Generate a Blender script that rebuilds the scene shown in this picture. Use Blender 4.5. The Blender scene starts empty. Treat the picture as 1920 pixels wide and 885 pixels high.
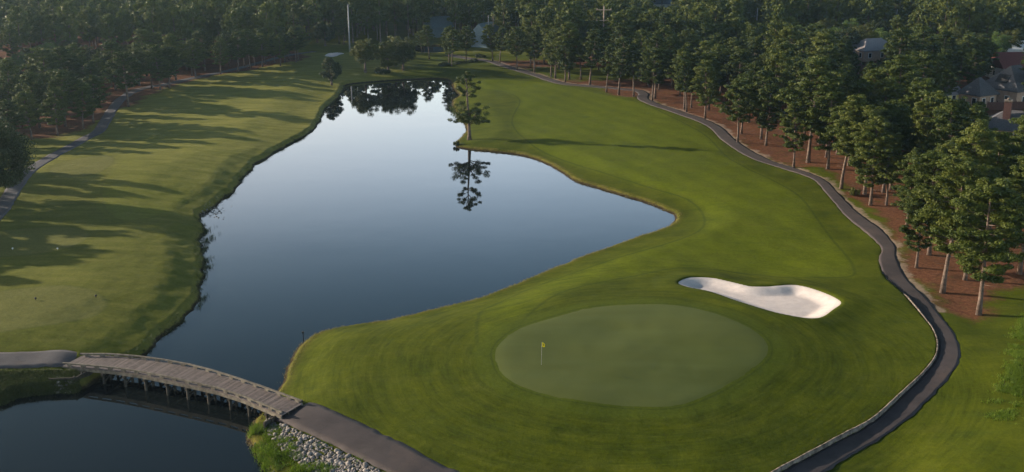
import bpy, math, random
import numpy as np
from mathutils import Vector, Matrix

# ------------------------------------------------------------------ camera
F_PX, PITCH, CAM_H = 2000.0, math.radians(16.6), 42.0
cd = bpy.data.cameras.new('camera')
cam = bpy.data.objects.new('camera', cd)
bpy.context.scene.collection.objects.link(cam)
cam.location = (0, 0, CAM_H)
cam.rotation_euler = (math.pi/2 - PITCH, 0, 0)
cd.sensor_width = 36
cd.lens = F_PX/1920*36
cd.clip_start = 0.5
cd.clip_end = 9000
sc = bpy.context.scene
sc.camera = cam

# ------------------------------------------------------------------ light
SUN_EL = math.radians(15.0)
SUN_AZ = math.atan2(-0.953, 0.302)          # clockwise from +Y
world = bpy.data.worlds.new('World'); sc.world = world
world.use_nodes = True
nt = world.node_tree
bg = nt.nodes['Background']
sky = nt.nodes.new('ShaderNodeTexSky')
sky.sky_type = 'NISHITA'
sky.sun_disc = False
sky.sun_elevation = SUN_EL
sky.sun_rotation = SUN_AZ % (2*math.pi)
sky.altitude = 50
sky.air_density = 1.0
sky.dust_density = 3.0
sky.ozone_density = 1.5
# milky band of morning haze along the horizon, deeper blue above
_tc = nt.nodes.new('ShaderNodeTexCoord'); _sp = nt.nodes.new('ShaderNodeSeparateXYZ'); nt.links.new(_tc.outputs['Generated'], _sp.inputs[0])
_rp = nt.nodes.new('ShaderNodeValToRGB'); nt.links.new(_sp.outputs[2], _rp.inputs[0])
_e = _rp.color_ramp.elements; _rp.color_ramp.interpolation = 'B_SPLINE'
_e[0].position = 0.0; _e[0].color = (1.08, .92, .84, 1); _e[1].position = 1.0; _e[1].color = (.07, .08, .088, 1)
for _p, _c in ((.15, (1.08, .93, .86, 1)), (.23, (.88, .82, .80, 1)), (.30, (.33, .40, .42, 1)), (.38, (.14, .20, .215, 1)), (.5, (.085, .115, .13, 1))):
    _q = _e.new(_p); _q.color = _c
_mx = nt.nodes.new('ShaderNodeMix'); _mx.data_type = 'RGBA'; _mx.blend_type = 'MULTIPLY'; _mx.inputs[0].default_value = 1
nt.links.new(sky.outputs[0], _mx.inputs[6]); nt.links.new(_rp.outputs[0], _mx.inputs[7])
_sc = nt.nodes.new('ShaderNodeMix'); _sc.data_type = 'RGBA'; _sc.blend_type = 'MULTIPLY'; _sc.inputs[0].default_value = 1; _sc.inputs[7].default_value = (4.3, 4.2, 4.15, 1)
nt.links.new(_mx.outputs[2], _sc.inputs[6]); 
_dp = nt.nodes.new('ShaderNodeVectorMath'); _dp.operation = 'DOT_PRODUCT'; _dp.inputs[1].default_value = (math.sin(SUN_AZ), math.cos(SUN_AZ), 0)
nt.links.new(_tc.outputs['Generated'], _dp.inputs[0])
_mr = nt.nodes.new('ShaderNodeMapRange'); nt.links.new(_dp.outputs['Value'], _mr.inputs[0])
for _i, _v in zip(('From Min', 'From Max', 'To Min', 'To Max'), (.30, .95, 1.0, .35)): _mr.inputs[_i].default_value = _v
_ms = nt.nodes.new('ShaderNodeVectorMath'); _ms.operation = 'SCALE'
nt.links.new(_sc.outputs[2], _ms.inputs[0]); nt.links.new(_mr.outputs[0], _ms.inputs['Scale']); nt.links.new(_ms.outputs[0], bg.inputs[0])
bg.inputs[1].default_value = 0.115
sl = bpy.data.lights.new('sun', 'SUN')
sl.energy = 5.0
sl.angle = math.radians(0.55)
sl.color = (1.0, 0.86, 0.70)
so = bpy.data.objects.new('sun', sl)
sc.collection.objects.link(so)
sd = Vector((math.sin(SUN_AZ)*math.cos(SUN_EL), math.cos(SUN_AZ)*math.cos(SUN_EL), math.sin(SUN_EL)))
so.rotation_euler = sd.to_track_quat('Z', 'Y').to_euler()
sc.view_settings.view_transform = 'Standard'
sc.view_settings.look = 'None'
sc.view_settings.exposure = 0.85
sc.view_settings.gamma = 1
sc.view_settings.use_curve_mapping = False

rng = np.random.default_rng(7)
random.seed(7)

# ------------------------------------------------------------------ helpers
col = sc.collection

def link(o):
    col.objects.link(o); return o

def tag(o, label=None, cat=None, group=None, kind=None):
    if label: o['label'] = label
    if cat: o['category'] = cat
    if group: o['group'] = group
    if kind: o['kind'] = kind
    return o

def empty(name, loc, rz=0, scale=1.0):
    o = bpy.data.objects.new(name, None); link(o)
    o.empty_display_size = 0.5
    o.location = loc; o.rotation_euler = (0, 0, rz); o.scale = (scale,)*3
    return o

def G(px, py, z=0.0):
    """picture position of the reference -> point at height z"""
    px = np.asarray(px, float); py = np.asarray(py, float)
    u = (px-960)/F_PX; v = -(py-442.5)/F_PX
    dx = u; dy = math.cos(PITCH)+v*math.sin(PITCH); dz = -math.sin(PITCH)+v*math.cos(PITCH)
    t = (z-CAM_H)/dz
    return dx*t, dy*t

def P(x, y, z):
    yy = y; zz = z-CAM_H
    depth = yy*math.cos(PITCH)-zz*math.sin(PITCH)
    up = yy*math.sin(PITCH)+zz*math.cos(PITCH)
    return 960+F_PX*x/depth, 442.5-F_PX*up/depth

def spline(pts, n=6, closed=False):
    p = np.array(pts, float); N = len(p)
    out = []
    rngi = range(N) if closed else range(N-1)
    for i in rngi:
        if closed:
            a, b, c, d = p[(i-1) % N], p[i], p[(i+1) % N], p[(i+2) % N]
        else:
            a, b, c, d = p[max(i-1, 0)], p[i], p[i+1], p[min(i+2, N-1)]
        for k in range(n):
            t = k/n
            out.append(0.5*((2*b)+(-a+c)*t+(2*a-5*b+4*c-d)*t*t+(-a+3*b-3*c+d)*t**3))
    if not closed: out.append(p[-1])
    return np.array(out)

def to_world(pts, z=1.0):
    x, y = G(pts[:, 0], pts[:, 1], z)
    return np.stack([x, y], 1)

def seg_dist(X, Y, line, closed, margin=30.0):
    """unsigned distance and inside flag for points X,Y"""
    X = np.asarray(X, float).ravel(); Y = np.asarray(Y, float).ravel()
    D = np.full(X.shape, float(margin)); inside = np.zeros(X.shape, bool)
    mn = line.min(0)-margin; mx = line.max(0)+margin
    sel = np.nonzero((X > mn[0]) & (X < mx[0]) & (Y > mn[1]) & (Y < mx[1]))[0]
    if len(sel) == 0: return D, inside
    x = X[sel]; y = Y[sel]
    d2 = np.full(x.shape, float(margin)**2); ins = np.zeros(x.shape, bool)
    n = len(line)
    for i in range(n if closed else n-1):
        ax, ay = line[i]; bx, by = line[(i+1) % n]
        ex, ey = bx-ax, by-ay
        L2 = ex*ex+ey*ey+1e-12
        t = np.clip(((x-ax)*ex+(y-ay)*ey)/L2, 0, 1)
        q = (x-ax-t*ex)**2+(y-ay-t*ey)**2
        np.minimum(d2, q, out=d2)
        if closed and ay != by:
            c = ((ay > y) != (by > y)) & (x < ex*(y-ay)/ey+ax)
            ins ^= c
    D[sel] = np.sqrt(d2); inside[sel] = ins
    return D, inside

def sdist(X, Y, poly, margin=30.0):      # negative inside
    D, i = seg_dist(X, Y, poly, True, margin)
    return np.where(i, -D, D)

def sstep(a, b, x):
    t = np.clip((x-a)/(b-a), 0, 1); return t*t*(3-2*t)

_h = np.random.default_rng(3).random((256, 256))
def vnoise(x, y, s, o=0):
    x = np.asarray(x)/s+o*17.3+1000; y = np.asarray(y)/s+o*7.7+1000
    xi = np.floor(x).astype(int); yi = np.floor(y).astype(int)
    fx = x-xi; fy = y-yi
    fx = fx*fx*(3-2*fx); fy = fy*fy*(3-2*fy)
    g = lambda a, b: _h[a % 256, b % 256]
    return (g(xi, yi)*(1-fx)*(1-fy)+g(xi+1, yi)*fx*(1-fy)+g(xi, yi+1)*(1-fx)*fy+g(xi+1, yi+1)*fx*fy)*2-1

def mesh_obj(name, verts, faces, mat, parent=None, smooth=False, mats=None, midx=None, attrs=None):
    """verts Nx3, faces: list or int array MxK"""
    me = bpy.data.meshes.new(name)
    if isinstance(faces, np.ndarray):
        V = np.asarray(verts, np.float32); K = faces.shape[1]; M = faces.shape[0]
        me.vertices.add(len(V)); me.vertices.foreach_set('co', V.ravel())
        me.loops.add(M*K); me.loops.foreach_set('vertex_index', faces.astype(np.int32).ravel())
        me.polygons.add(M)
        me.polygons.foreach_set('loop_start', np.arange(0, M*K, K, dtype=np.int32))
        me.polygons.foreach_set('loop_total', np.full(M, K, np.int32))
        me.update(calc_edges=True)
    else:
        me.from_pydata([tuple(v) for v in verts], [], faces)
        me.update()
    for m in (mats or [mat]): me.materials.append(m)
    if midx is not None: me.polygons.foreach_set('material_index', np.asarray(midx, np.int32))
    if smooth: me.polygons.foreach_set('use_smooth', np.ones(len(me.polygons), bool))
    for k, a in (attrs or {}).items():
        at = me.attributes.new(k, 'FLOAT', 'POINT'); at.data.foreach_set('value', np.asarray(a, np.float32))
    me.update()
    o = bpy.data.objects.new(name, me); link(o)
    if parent is not None: o.parent = parent
    return o

class MB:
    def __init__(s): s.v = []; s.f = []; s.m = []
    def quad_faces(s, vs, fs, mi=0):
        b = len(s.v); s.v += [tuple(v) for v in vs]
        s.f += [tuple(b+i for i in f) for f in fs]; s.m += [mi]*len(fs)
    def box(s, c, size, rz=0, M=None, mi=0):
        hx, hy, hz = [q/2 for q in size]
        vs = [Vector((x, y, z)) for z in (-hz, hz) for y in (-hy, hy) for x in (-hx, hx)]
        R = M if M is not None else Matrix.Rotation(rz, 3, 'Z')
        vs = [R @ v + Vector(c) for v in vs]
        s.quad_faces(vs, [(0, 2, 3, 1), (4, 5, 7, 6), (0, 1, 5, 4), (2, 6, 7, 3), (0, 4, 6, 2), (1, 3, 7, 5)], mi)
    def beam(s, a, b, w, h, mi=0):
        a = Vector(a); b = Vector(b); d = b-a
        q = d.to_track_quat('X', 'Z').to_matrix()
        s.box((a+b)/2, (d.length, w, h), M=q, mi=mi)
    def tube(s, pts, rad, n=7, mi=0):
        pts = [Vector(p) for p in pts]; rings = []
        for i, p in enumerate(pts):
            d = (pts[min(i+1, len(pts)-1)]-pts[max(i-1, 0)]).normalized()
            a = d.orthogonal().normalized() if abs(d.z) < .9 else Vector((1, 0, 0)).cross(d).normalized()
            b = d.cross(a)
            rings.append([p+(a*math.cos(2*math.pi*k/n)+b*math.sin(2*math.pi*k/n))*rad[i] for k in range(n)])
        vs = [v for r in rings for v in r]; fs = []
        for i in range(len(pts)-1):
            for k in range(n):
                k2 = (k+1) % n
                fs.append((i*n+k, i*n+k2, (i+1)*n+k2, (i+1)*n+k))
        fs.append(tuple(range(n))[::-1]); fs.append(tuple((len(pts)-1)*n+k for k in range(n)))
        s.quad_faces(vs, fs, mi)
    def build(s, name, mat, parent=None, smooth=False, mats=None):
        return mesh_obj(name, s.v, s.f, mat, parent, smooth, mats=mats, midx=s.m if mats else None)

# ------------------------------------------------------------------ materials
def new_mat(name):
    m = bpy.data.materials.new(name); m.use_nodes = True
    n = m.node_tree; b = n.nodes['Principled BSDF']
    return m, n, b

def N(nt, typ, **kw):
    n = nt.nodes.new(typ)
    for k, v in kw.items():
        if k.startswith('i_'): n.inputs[k[2:].replace('_', ' ')].default_value = v
        else: setattr(n, k, v)
    return n

def noise(nt, scale, detail=3, rough=0.55, coord=None, vec=None):
    n = nt.nodes.new('ShaderNodeTexNoise')
    n.inputs['Scale'].default_value = scale; n.inputs['Detail'].default_value = detail
    n.inputs['Roughness'].default_value = rough
    if vec is not None: nt.links.new(vec, n.inputs['Vector'])
    return n.outputs['Fac']

def maprange(nt, sock, a, b, c=0.0, d=1.0, smooth=False):
    m = nt.nodes.new('ShaderNodeMapRange'); m.clamp = True
    if smooth: m.interpolation_type = 'SMOOTHSTEP'
    nt.links.new(sock, m.inputs['Value'])
    for i, v in zip(('From Min', 'From Max', 'To Min', 'To Max'), (a, b, c, d)): m.inputs[i].default_value = v
    return m.outputs['Result']

def mix(nt, fac, a, b, mode='MIX'):
    m = nt.nodes.new('ShaderNodeMix'); m.data_type = 'RGBA'; m.blend_type = mode; m.clamp_factor = True
    def put(s, i):
        if isinstance(s, (tuple, list)): m.inputs[i].default_value = tuple(s)+((1,) if len(s) == 3 else ())
        elif isinstance(s, (int, float)): m.inputs[i].default_value = s
        else: nt.links.new(s, m.inputs[i])
    put(fac, 0); put(a, 6); put(b, 7)
    return m.outputs[2]

def math_n(nt, op, a, b=None, c=None):
    m = nt.nodes.new('ShaderNodeMath'); m.operation = op
    for i, s in enumerate((a, b, c)):
        if s is None: continue
        if isinstance(s, (int, float)): m.inputs[i].default_value = s
        else: nt.links.new(s, m.inputs[i])
    return m.outputs[0]

def attr(nt, name):
    a = nt.nodes.new('ShaderNodeAttribute'); a.attribute_name = name
    return a.outputs['Fac']

def bump(nt, b, sock, strength, dist):
    bp = nt.nodes.new('ShaderNodeBump'); bp.inputs['Strength'].default_value = strength
    bp.inputs['Distance'].default_value = dist
    nt.links.new(sock, bp.inputs['Height']); nt.links.new(bp.outputs[0], b.inputs['Normal'])

def simple(name, c1, c2, scale=3.0, rough=0.85, bumpd=0.0, detail=4, spec=0.3):
    m, n, b = new_mat(name)
    tc = N(n, 'ShaderNodeTexCoord').outputs['Object']
    f = noise(n, scale, detail, vec=tc)
    n.links.new(mix(n, maprange(n, f, .35, .65), c1, c2), b.inputs['Base Color'])
    b.inputs['Roughness'].default_value = rough
    b.inputs['Specular IOR Level'].default_value = spec
    if bumpd: bump(n, b, f, .6, bumpd)
    return m

def ground_pos(n):
    return N(n, 'ShaderNodeNewGeometry').outputs['Position']

# ---- ground
def make_ground_mat():
    m, n, b = new_mat('ground')
    pos = ground_pos(n)
    big = noise(n, .03, 4, .6, vec=pos); mid = noise(n, .22, 5, .65, vec=pos)
    fine = noise(n, 2.2, 4, .75, vec=pos); tiny = noise(n, 9, 2, .6, vec=pos)
    sx = N(n, 'ShaderNodeMapping'); sx.inputs['Scale'].default_value = (.25, 1.1, 1); sx.inputs['Rotation'].default_value = (0, 0, .35)
    n.links.new(pos, sx.inputs['Vector'])
    streak = noise(n, .55, 4, .6, vec=sx.outputs[0])
    rough_c = mix(n, maprange(n, mid, .32, .68), (.044, .062, .002), (.090, .108, .004))
    fair_c = mix(n, maprange(n, mid, .3, .7), (.094, .124, .003), (.126, .156, .006))
    fa = attr(n, 'fairway_d')
    nf = math_n(n, 'ADD', fa, math_n(n, 'MULTIPLY', math_n(n, 'SUBTRACT', mid, .5), .6))
    c = mix(n, maprange(n, nf, -1.2, 1.2, 1, 0), rough_c, fair_c)
    # thin line left by the mower along the cut
    c = mix(n, maprange(n, math_n(n, 'ABSOLUTE', fa), .06, .3, .55, 0), c, (.025, .045, .008))
    # large patches, worn yellowish places
    c = mix(n, maprange(n, big, .45, .68, 0, .35), c, (.088, .112, .012))
    c = mix(n, maprange(n, streak, .5, .75, 0, .45), c, (.098, .108, .014))
    c = mix(n, maprange(n, streak, .25, .45, .35, 0), c, (.035, .062, .012))
    # mowing bands round the green
    gd = attr(n, 'green_d')
    band = math_n(n, 'SINE', math_n(n, 'MULTIPLY', math_n(n, 'ADD', gd, math_n(n, 'MULTIPLY', mid, .7)), 3.0))
    bf = math_n(n, 'MULTIPLY', maprange(n, gd, 1.5, 20, .26, .05), maprange(n, band, -1, 1))
    c = mix(n, bf, c, (.035, .060, .010))
    cb = N(n, 'ShaderNodeCombineXYZ'); sp3 = N(n, 'ShaderNodeSeparateXYZ'); n.links.new(pos, sp3.inputs[0])
    n.links.new(math_n(n, 'MULTIPLY', gd, 1.5), cb.inputs[0]); n.links.new(math_n(n, 'MULTIPLY', sp3.outputs[0], .13), cb.inputs[1]); n.links.new(math_n(n, 'MULTIPLY', sp3.outputs[1], .13), cb.inputs[2])
    brush = noise(n, 1.6, 5, .68, vec=cb.outputs[0])
    bw = maprange(n, gd, 18, 24.5, 1, 0)
    c = mix(n, math_n(n, 'MULTIPLY', bw, maprange(n, brush, .5, .72, 0, .7)), c, (.100, .118, .012))
    c = mix(n, math_n(n, 'MULTIPLY', bw, maprange(n, brush, .3, .48, .5, 0)), c, (.022, .038, .004))
    # fairway passes of the mower
    fs = N(n, 'ShaderNodeMapping'); fs.inputs['Rotation'].default_value = (0, 0, -.42); n.links.new(pos, fs.inputs['Vector'])
    fx = N(n, 'ShaderNodeSeparateXYZ'); n.links.new(fs.outputs[0], fx.inputs[0])
    ps = math_n(n, 'SINE', math_n(n, 'MULTIPLY', math_n(n, 'ADD', fx.outputs[0], math_n(n, 'MULTIPLY', mid, 1.2)), 1.25))
    c = mix(n, math_n(n, 'MULTIPLY', maprange(n, fa, -.5, 0, .13, .03), maprange(n, ps, -.5, .5)), c, (.03, .05, .004))
    # collar round the green
    c = mix(n, maprange(n, gd, 1.5, 2.0, .8, 0), c, (.072, .098, .009))
    gl = maprange(n, math_n(n, 'ABSOLUTE', math_n(n, 'SUBTRACT', gd, .12)), .0, .18, .5, 0)
    c = mix(n, gl, c, (.03, .05, .01))
    # low-sun sheen of the left hole's dewy grass, painted in as paler colour
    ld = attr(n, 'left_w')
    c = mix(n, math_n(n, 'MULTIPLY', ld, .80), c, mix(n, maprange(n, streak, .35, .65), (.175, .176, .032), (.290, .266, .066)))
    # tees
    td = attr(n, 'tee_d')
    c = mix(n, maprange(n, td, -.2, .2, .6, 0), c, (.155, .155, .050))
    c = mix(n, maprange(n, math_n(n, 'ABSOLUTE', td), .1, .4, .2, 0), c, (.045, .07, .012))
    # pine straw
    st = attr(n, 'straw_d')
    sn = math_n(n, 'ADD', st, math_n(n, 'MULTIPLY', math_n(n, 'SUBTRACT', mid, .5), 9.0))
    sn = math_n(n, 'ADD', sn, math_n(n, 'MULTIPLY', math_n(n, 'SUBTRACT', fine, .5), 2.4))
    straw_c = mix(n, maprange(n, fine, .3, .7), (.100, .042, .022), (.190, .086, .046))
    straw_c = mix(n, maprange(n, mid, .5, .66, 0, .6), straw_c, (.045, .026, .014))
    straw_c = mix(n, maprange(n, noise(n, .5, 5, .75, vec=pos), .56, .66, 0, .55), straw_c, (.055, .062, .012))
    straw_c = mix(n, maprange(n, tiny, .62, .72, 0, .5), straw_c, (.26, .17, .11))
    c = mix(n, maprange(n, sn, -.9, .9, 1, 0), c, straw_c)
    # sandy verge along the cart path
    pd = attr(n, 'verge_d')
    pn = math_n(n, 'ADD', pd, math_n(n, 'MULTIPLY', math_n(n, 'SUBTRACT', noise(n, .35, 4, .7, vec=pos), .46), -5.5))
    c = mix(n, maprange(n, pn, .0, .8, .85, 0), c, mix(n, fine, (.24, .17, .12), (.36, .28, .22)))
    # bank: dry edge and mud
    sep = N(n, 'ShaderNodeSeparateXYZ'); n.links.new(pos, sep.inputs[0])
    zz = math_n(n, 'ADD', sep.outputs[2], math_n(n, 'MULTIPLY', math_n(n, 'SUBTRACT', fine, .5), .35))
    wd = attr(n, 'water_d')
    dry = math_n(n, 'MULTIPLY', maprange(n, wd, .1, 1.5, .7, 0), maprange(n, mid, .35, .6, .3, 1))
    c = mix(n, dry, c, (.19, .15, .045))
    c = mix(n, math_n(n, 'MULTIPLY', maprange(n, zz, .1, .3, 1, 0), maprange(n, wd, 2, 4, 1, 0)), c, (.035, .026, .016))
    # fine grain
    c = mix(n, maprange(n, fine, .35, .65, .42, 0), c, mix(n, .5, c, (0.0, 0.0, 0.0)))
    c = mix(n, maprange(n, tiny, .35, .6, .3, 0), c, mix(n, .6, c, (0.0, 0.0, 0.0)))
    n.links.new(c, b.inputs['Base Color'])
    b.inputs['Roughness'].default_value = .95
    b.inputs['Specular IOR Level'].default_value = .05
    h = math_n(n, 'ADD', math_n(n, 'MULTIPLY', fine, .06), math_n(n, 'ADD', math_n(n, 'MULTIPLY', tiny, .02), math_n(n, 'MULTIPLY', mid, .28)))
    bump(n, b, h, .5, 1.0)
    return m

def make_green_mat():
    m, n, b = new_mat('short_turf')
    pos = ground_pos(n)
    big = noise(n, .07, 4, .55, vec=pos); fine = noise(n, 3, 4, .7, vec=pos)
    mp = N(n, 'ShaderNodeMapping'); mp.inputs['Scale'].default_value = (.2, 1, 1); n.links.new(pos, mp.inputs['Vector'])
    st = noise(n, .4, 3, .5, vec=mp.outputs[0])
    c = mix(n, maprange(n, big, .35, .65), (.060, .077, .012), (.080, .096, .020))
    c = mix(n, maprange(n, st, .4, .65, 0, .4), c, (.085, .11, .03))
    c = mix(n, maprange(n, fine, .3, .7, .15, 0), c, (.04, .06, .015))
    n.links.new(c, b.inputs['Base Color'])
    b.inputs['Roughness'].default_value = .85; b.inputs['Specular IOR Level'].default_value = .15
    bump(n, b, fine, .4, .03)
    return m

def make_sand_mat():
    m, n, b = new_mat('sand')
    pos = ground_pos(n)
    f = noise(n, 1.4, 5, .7, vec=pos); g = noise(n, 9, 3, .6, vec=pos)
    w = N(n, 'ShaderNodeTexWave', wave_type='RINGS'); w.inputs['Scale'].default_value = 1.3; w.inputs['Distortion'].default_value = 6
    w.inputs['Detail'].default_value = 2
    n.links.new(pos, w.inputs['Vector'])
    c = mix(n, maprange(n, f, .3, .7), (.56, .50, .47), (.68, .615, .58))
    n.links.new(c, b.inputs['Base Color']); b.inputs['Roughness'].default_value = .95
    b.inputs['Specular IOR Level'].default_value = .1
    h = math_n(n, 'ADD', math_n(n, 'MULTIPLY', w.outputs['Fac'], .03), math_n(n, 'ADD', math_n(n, 'MULTIPLY', f, .05), math_n(n, 'MULTIPLY', g, .02)))
    bump(n, b, h, .55, 1.0)
    return m

def make_path_mat(name, c1, c2):
    m, n, b = new_mat(name)
    pos = ground_pos(n)
    f = noise(n, .5, 5, .65, vec=pos); g = noise(n, 12, 3, .7, vec=pos); s = noise(n, .18, 4, .7, vec=pos)
    c = mix(n, maprange(n, f, .3, .7), c1, c2)
    c = mix(n, maprange(n, s, .55, .72, 0, .45), c, (.12, .085, .068))
    vo = N(n, 'ShaderNodeTexVoronoi', feature='DISTANCE_TO_EDGE'); vo.inputs['Scale'].default_value = .28; vd = N(n, 'ShaderNodeVectorMath', operation='ADD'); vn = N(n, 'ShaderNodeTexNoise'); vn.inputs['Scale'].default_value = .9; vn.inputs['Detail'].default_value = 5; n.links.new(pos, vn.inputs['Vector'])
    vs_ = N(n, 'ShaderNodeVectorMath', operation='SCALE'); vs_.inputs['Scale'].default_value = 3.0; n.links.new(vn.outputs['Color'], vs_.inputs[0]); n.links.new(pos, vd.inputs[0]); n.links.new(vs_.outputs[0], vd.inputs[1]); n.links.new(vd.outputs[0], vo.inputs['Vector'])
    c = mix(n, maprange(n, vo.outputs['Distance'], .003, .012, .35, 0), c, (.022, .018, .018))
    c = mix(n, maprange(n, g, .3, .7, .3, 0), c, (.03, .027, .027))
    n.links.new(c, b.inputs['Base Color']); b.inputs['Roughness'].default_value = .85
    b.inputs['Specular IOR Level'].default_value = .25
    bump(n, b, g, .4, .01)
    return m

def make_water_mat():
    m, n, b = new_mat('water')
    pos = ground_pos(n)
    b.inputs['Base Color'].default_value = (.006, .009, .010, 1)
    b.inputs['Roughness'].default_value = .018
    b.inputs['IOR'].default_value = 1.333
    b.inputs['Specular IOR Level'].default_value = .5
    mp = N(n, 'ShaderNodeMapping'); mp.inputs['Scale'].default_value = (.5, 1.4, 1); n.links.new(pos, mp.inputs['Vector'])
    f = noise(n, .8, 3, .5, vec=mp.outputs[0]); g = noise(n, .12, 3, .5, vec=pos)
    patch = maprange(n, noise(n, .028, 3, .55, vec=pos), .42, .62, .15, 2.2)
    h = math_n(n, 'MULTIPLY', math_n(n, 'ADD', math_n(n, 'MULTIPLY', f, .004), math_n(n, 'MULTIPLY', g, .012)), patch)
    bump(n, b, h, .35, 1.0)
    return m

def make_leaf_mat(name, c1, c2, c3, trans=.25):
    m = bpy.data.materials.new(name); m.use_nodes = True
    n = m.node_tree; n.nodes.clear()
    out = n.nodes.new('ShaderNodeOutputMaterial')
    t = attr(n, 'tint')
    oi = N(n, 'ShaderNodeObjectInfo').outputs['Random']
    v = math_n(n, 'ADD', math_n(n, 'MULTIPLY', t, .5), math_n(n, 'MULTIPLY', oi, .6))
    c = mix(n, maprange(n, v, 0, .6), c1, c2); c = mix(n, maprange(n, v, .6, 1.05), c, c3)
    p = n.nodes.new('ShaderNodeBsdfPrincipled')
    n.links.new(c, p.inputs['Base Color']); p.inputs['Roughness'].default_value = .6
    p.inputs['Specular IOR Level'].default_value = .22
    tr = n.nodes.new('ShaderNodeBsdfTranslucent'); n.links.new(c, tr.inputs['Color'])
    ms = n.nodes.new('ShaderNodeMixShader'); ms.inputs[0].default_value = trans
    n.links.new(p.outputs[0], ms.inputs[1]); n.links.new(tr.outputs[0], ms.inputs[2])
    n.links.new(ms.outputs[0], out.inputs['Surface'])
    return m

M = {}
M['ground'] = make_ground_mat()
M['green'] = make_green_mat()
M['sand'] = make_sand_mat()
M['asphalt'] = make_path_mat('asphalt', (.044, .036, .036), (.070, .057, .057))
M['asphalt_pale'] = make_path_mat('worn_asphalt', (.062, .058, .064), (.095, .09, .096))
M['water'] = make_water_mat()
M['pine'] = make_leaf_mat('pine_needles', (.025, .041, .007), (.053, .077, .011), (.102, .122, .020))
M['oak'] = make_leaf_mat('oak_leaves', (.034, .046, .009), (.062, .074, .013), (.098, .106, .022))
M['broad'] = make_leaf_mat('bright_leaves', (.055, .095, .018), (.085, .135, .026), (.11, .155, .032))
M['dark'] = make_leaf_mat('dark_leaves', (.022, .036, .010), (.034, .050, .014), (.050, .064, .020))
M['weed'] = make_leaf_mat('weeds', (.055, .11, .008), (.10, .165, .012), (.16, .21, .025), .4)
M['reed'] = make_leaf_mat('dry_grass', (.10, .10, .025), (.17, .15, .045), (.23, .18, .07), .3)
M['bankgrass'] = make_leaf_mat('bank_grass', (.035, .05, .012), (.055, .075, .018), (.08, .09, .03), .3)
M['bark'] = simple('pine_bark', (.075, .055, .045), (.17, .125, .10), 2.5, .95, .04)
M['bark_pale'] = simple('pale_bark', (.16, .13, .11), (.26, .22, .19), 3, .95, .03)
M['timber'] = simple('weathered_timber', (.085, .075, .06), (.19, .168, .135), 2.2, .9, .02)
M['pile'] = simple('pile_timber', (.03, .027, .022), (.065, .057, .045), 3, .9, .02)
M['stone'] = simple('stone', (.20, .185, .18), (.44, .41, .39), 1.1, .9, .02)
M['kerb'] = simple('concrete', (.05, .042, .033), (.22, .185, .15), 2, .9, .01)
M['brickwall'] = simple('brick', (.07, .035, .028), (.11, .055, .045), 6, .9)
M['stucco'] = simple('stucco', (.36, .25, .18), (.46, .32, .24), 2, .9)
M['white'] = simple('white_paint', (.72, .71, .68), (.80, .79, .77), 3, .6)
M['yellow'] = simple('yellow_wall', (.68, .58, .20), (.76, .66, .26), 3, .7)
M['roof_dark'] = simple('dark_shingle', (.075, .075, .08), (.13, .125, .13), 5, .9, .02)
M['roof_grey'] = simple('grey_shingle', (.19, .17, .17), (.26, .235, .23), 5, .9, .02)
M['roof_red'] = simple('maroon_shingle', (.115, .040, .035), (.17, .060, .05), 5, .9, .02)
M['roof_blue'] = simple('blue_metal_roof', (.11, .16, .19), (.15, .21, .24), 3, .45)
M['glass'] = simple('window_glass', (.03, .035, .04), (.05, .055, .06), 1, .15, spec=.6)
M['steel'] = simple('galvanised_steel', (.30, .30, .31), (.38, .38, .38), 2, .5)
M['woodpole'] = simple('pole_wood', (.34, .25, .18), (.45, .34, .26), 3, .9)
M['flagyellow'] = simple('yellow_cloth', (.80, .60, .01), (.86, .66, .02), 3, .7)
M['black'] = simple('black_paint', (.012, .012, .013), (.02, .02, .02), 3, .6)

# planks: weathered deck
def make_deck_mat():
    m, n, b = new_mat('deck_boards')
    t = attr(n, 'tint'); pos = ground_pos(n)
    f = noise(n, 2.5, 4, .7, vec=pos)
    c = mix(n, t, (.062, .049, .045), (.140, .110, .100))
    c = mix(n, maprange(n, f, .35, .7, 0, .5), c, (.20, .165, .155))
    n.links.new(c, b.inputs['Base Color']); b.inputs['Roughness'].default_value = .85
    return m
M['deck'] = make_deck_mat()

# ------------------------------------------------------------------ plan of the course (traced outlines put on the ground)
left_bank_px = [(187,712),(215,700),(240,684),(272,665),(300,640),(345,600),(372,570),(380,540),(385,515),(382,490),(379,465),(378,448),(388,434),(375,410),(397,393),(420,375),(445,356),(456,337),(480,310),(520,285),(560,262),(590,243),(603,225),(612,205),(632,187),(643,172),(649,160)]
top_px = [(680,155),(740,151),(800,148),(836,149)]
right_bank_px = [(846,157),(853,170),(861,180),(849,188),(848,202),(858,218),(870,232),(873,246),(862,260),(853,269),(856,276),(882,281),(915,284),(960,289),(1000,298),(1045,319),(1075,339),(1120,353),(1165,367),(1205,379),(1240,392),(1262,403),(1264,412),(1252,425),(1225,436),(1190,447),(1140,465),(1080,487),(1020,510),(960,537),(900,561),(840,577),(780,591),(720,603),(660,612),(610,622),(580,635),(560,652),(545,675),(533,698),(525,722),(513,742),(497,762),(480,782),(470,803),(463,825),(478,850),(498,885),(515,930)]
low_px = [(300,1040),(-150,1060),(-500,950),(-300,850),(-120,790),(0,758),(33,748),(67,741),(110,737),(140,738),(165,728)]
lb = to_world(spline(left_bank_px, 5), 0); 
water_poly = to_world(spline(left_bank_px+top_px+right_bank_px+low_px, 5, True), 0)
right_line = to_world(spline(right_bank_px, 5), 0)
farpond_poly = to_world(spline([(780,88),(800,85),(822,86),(836,90),(838,96),(820,101),(795,101),(782,97)], 4, True), 0)

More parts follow.
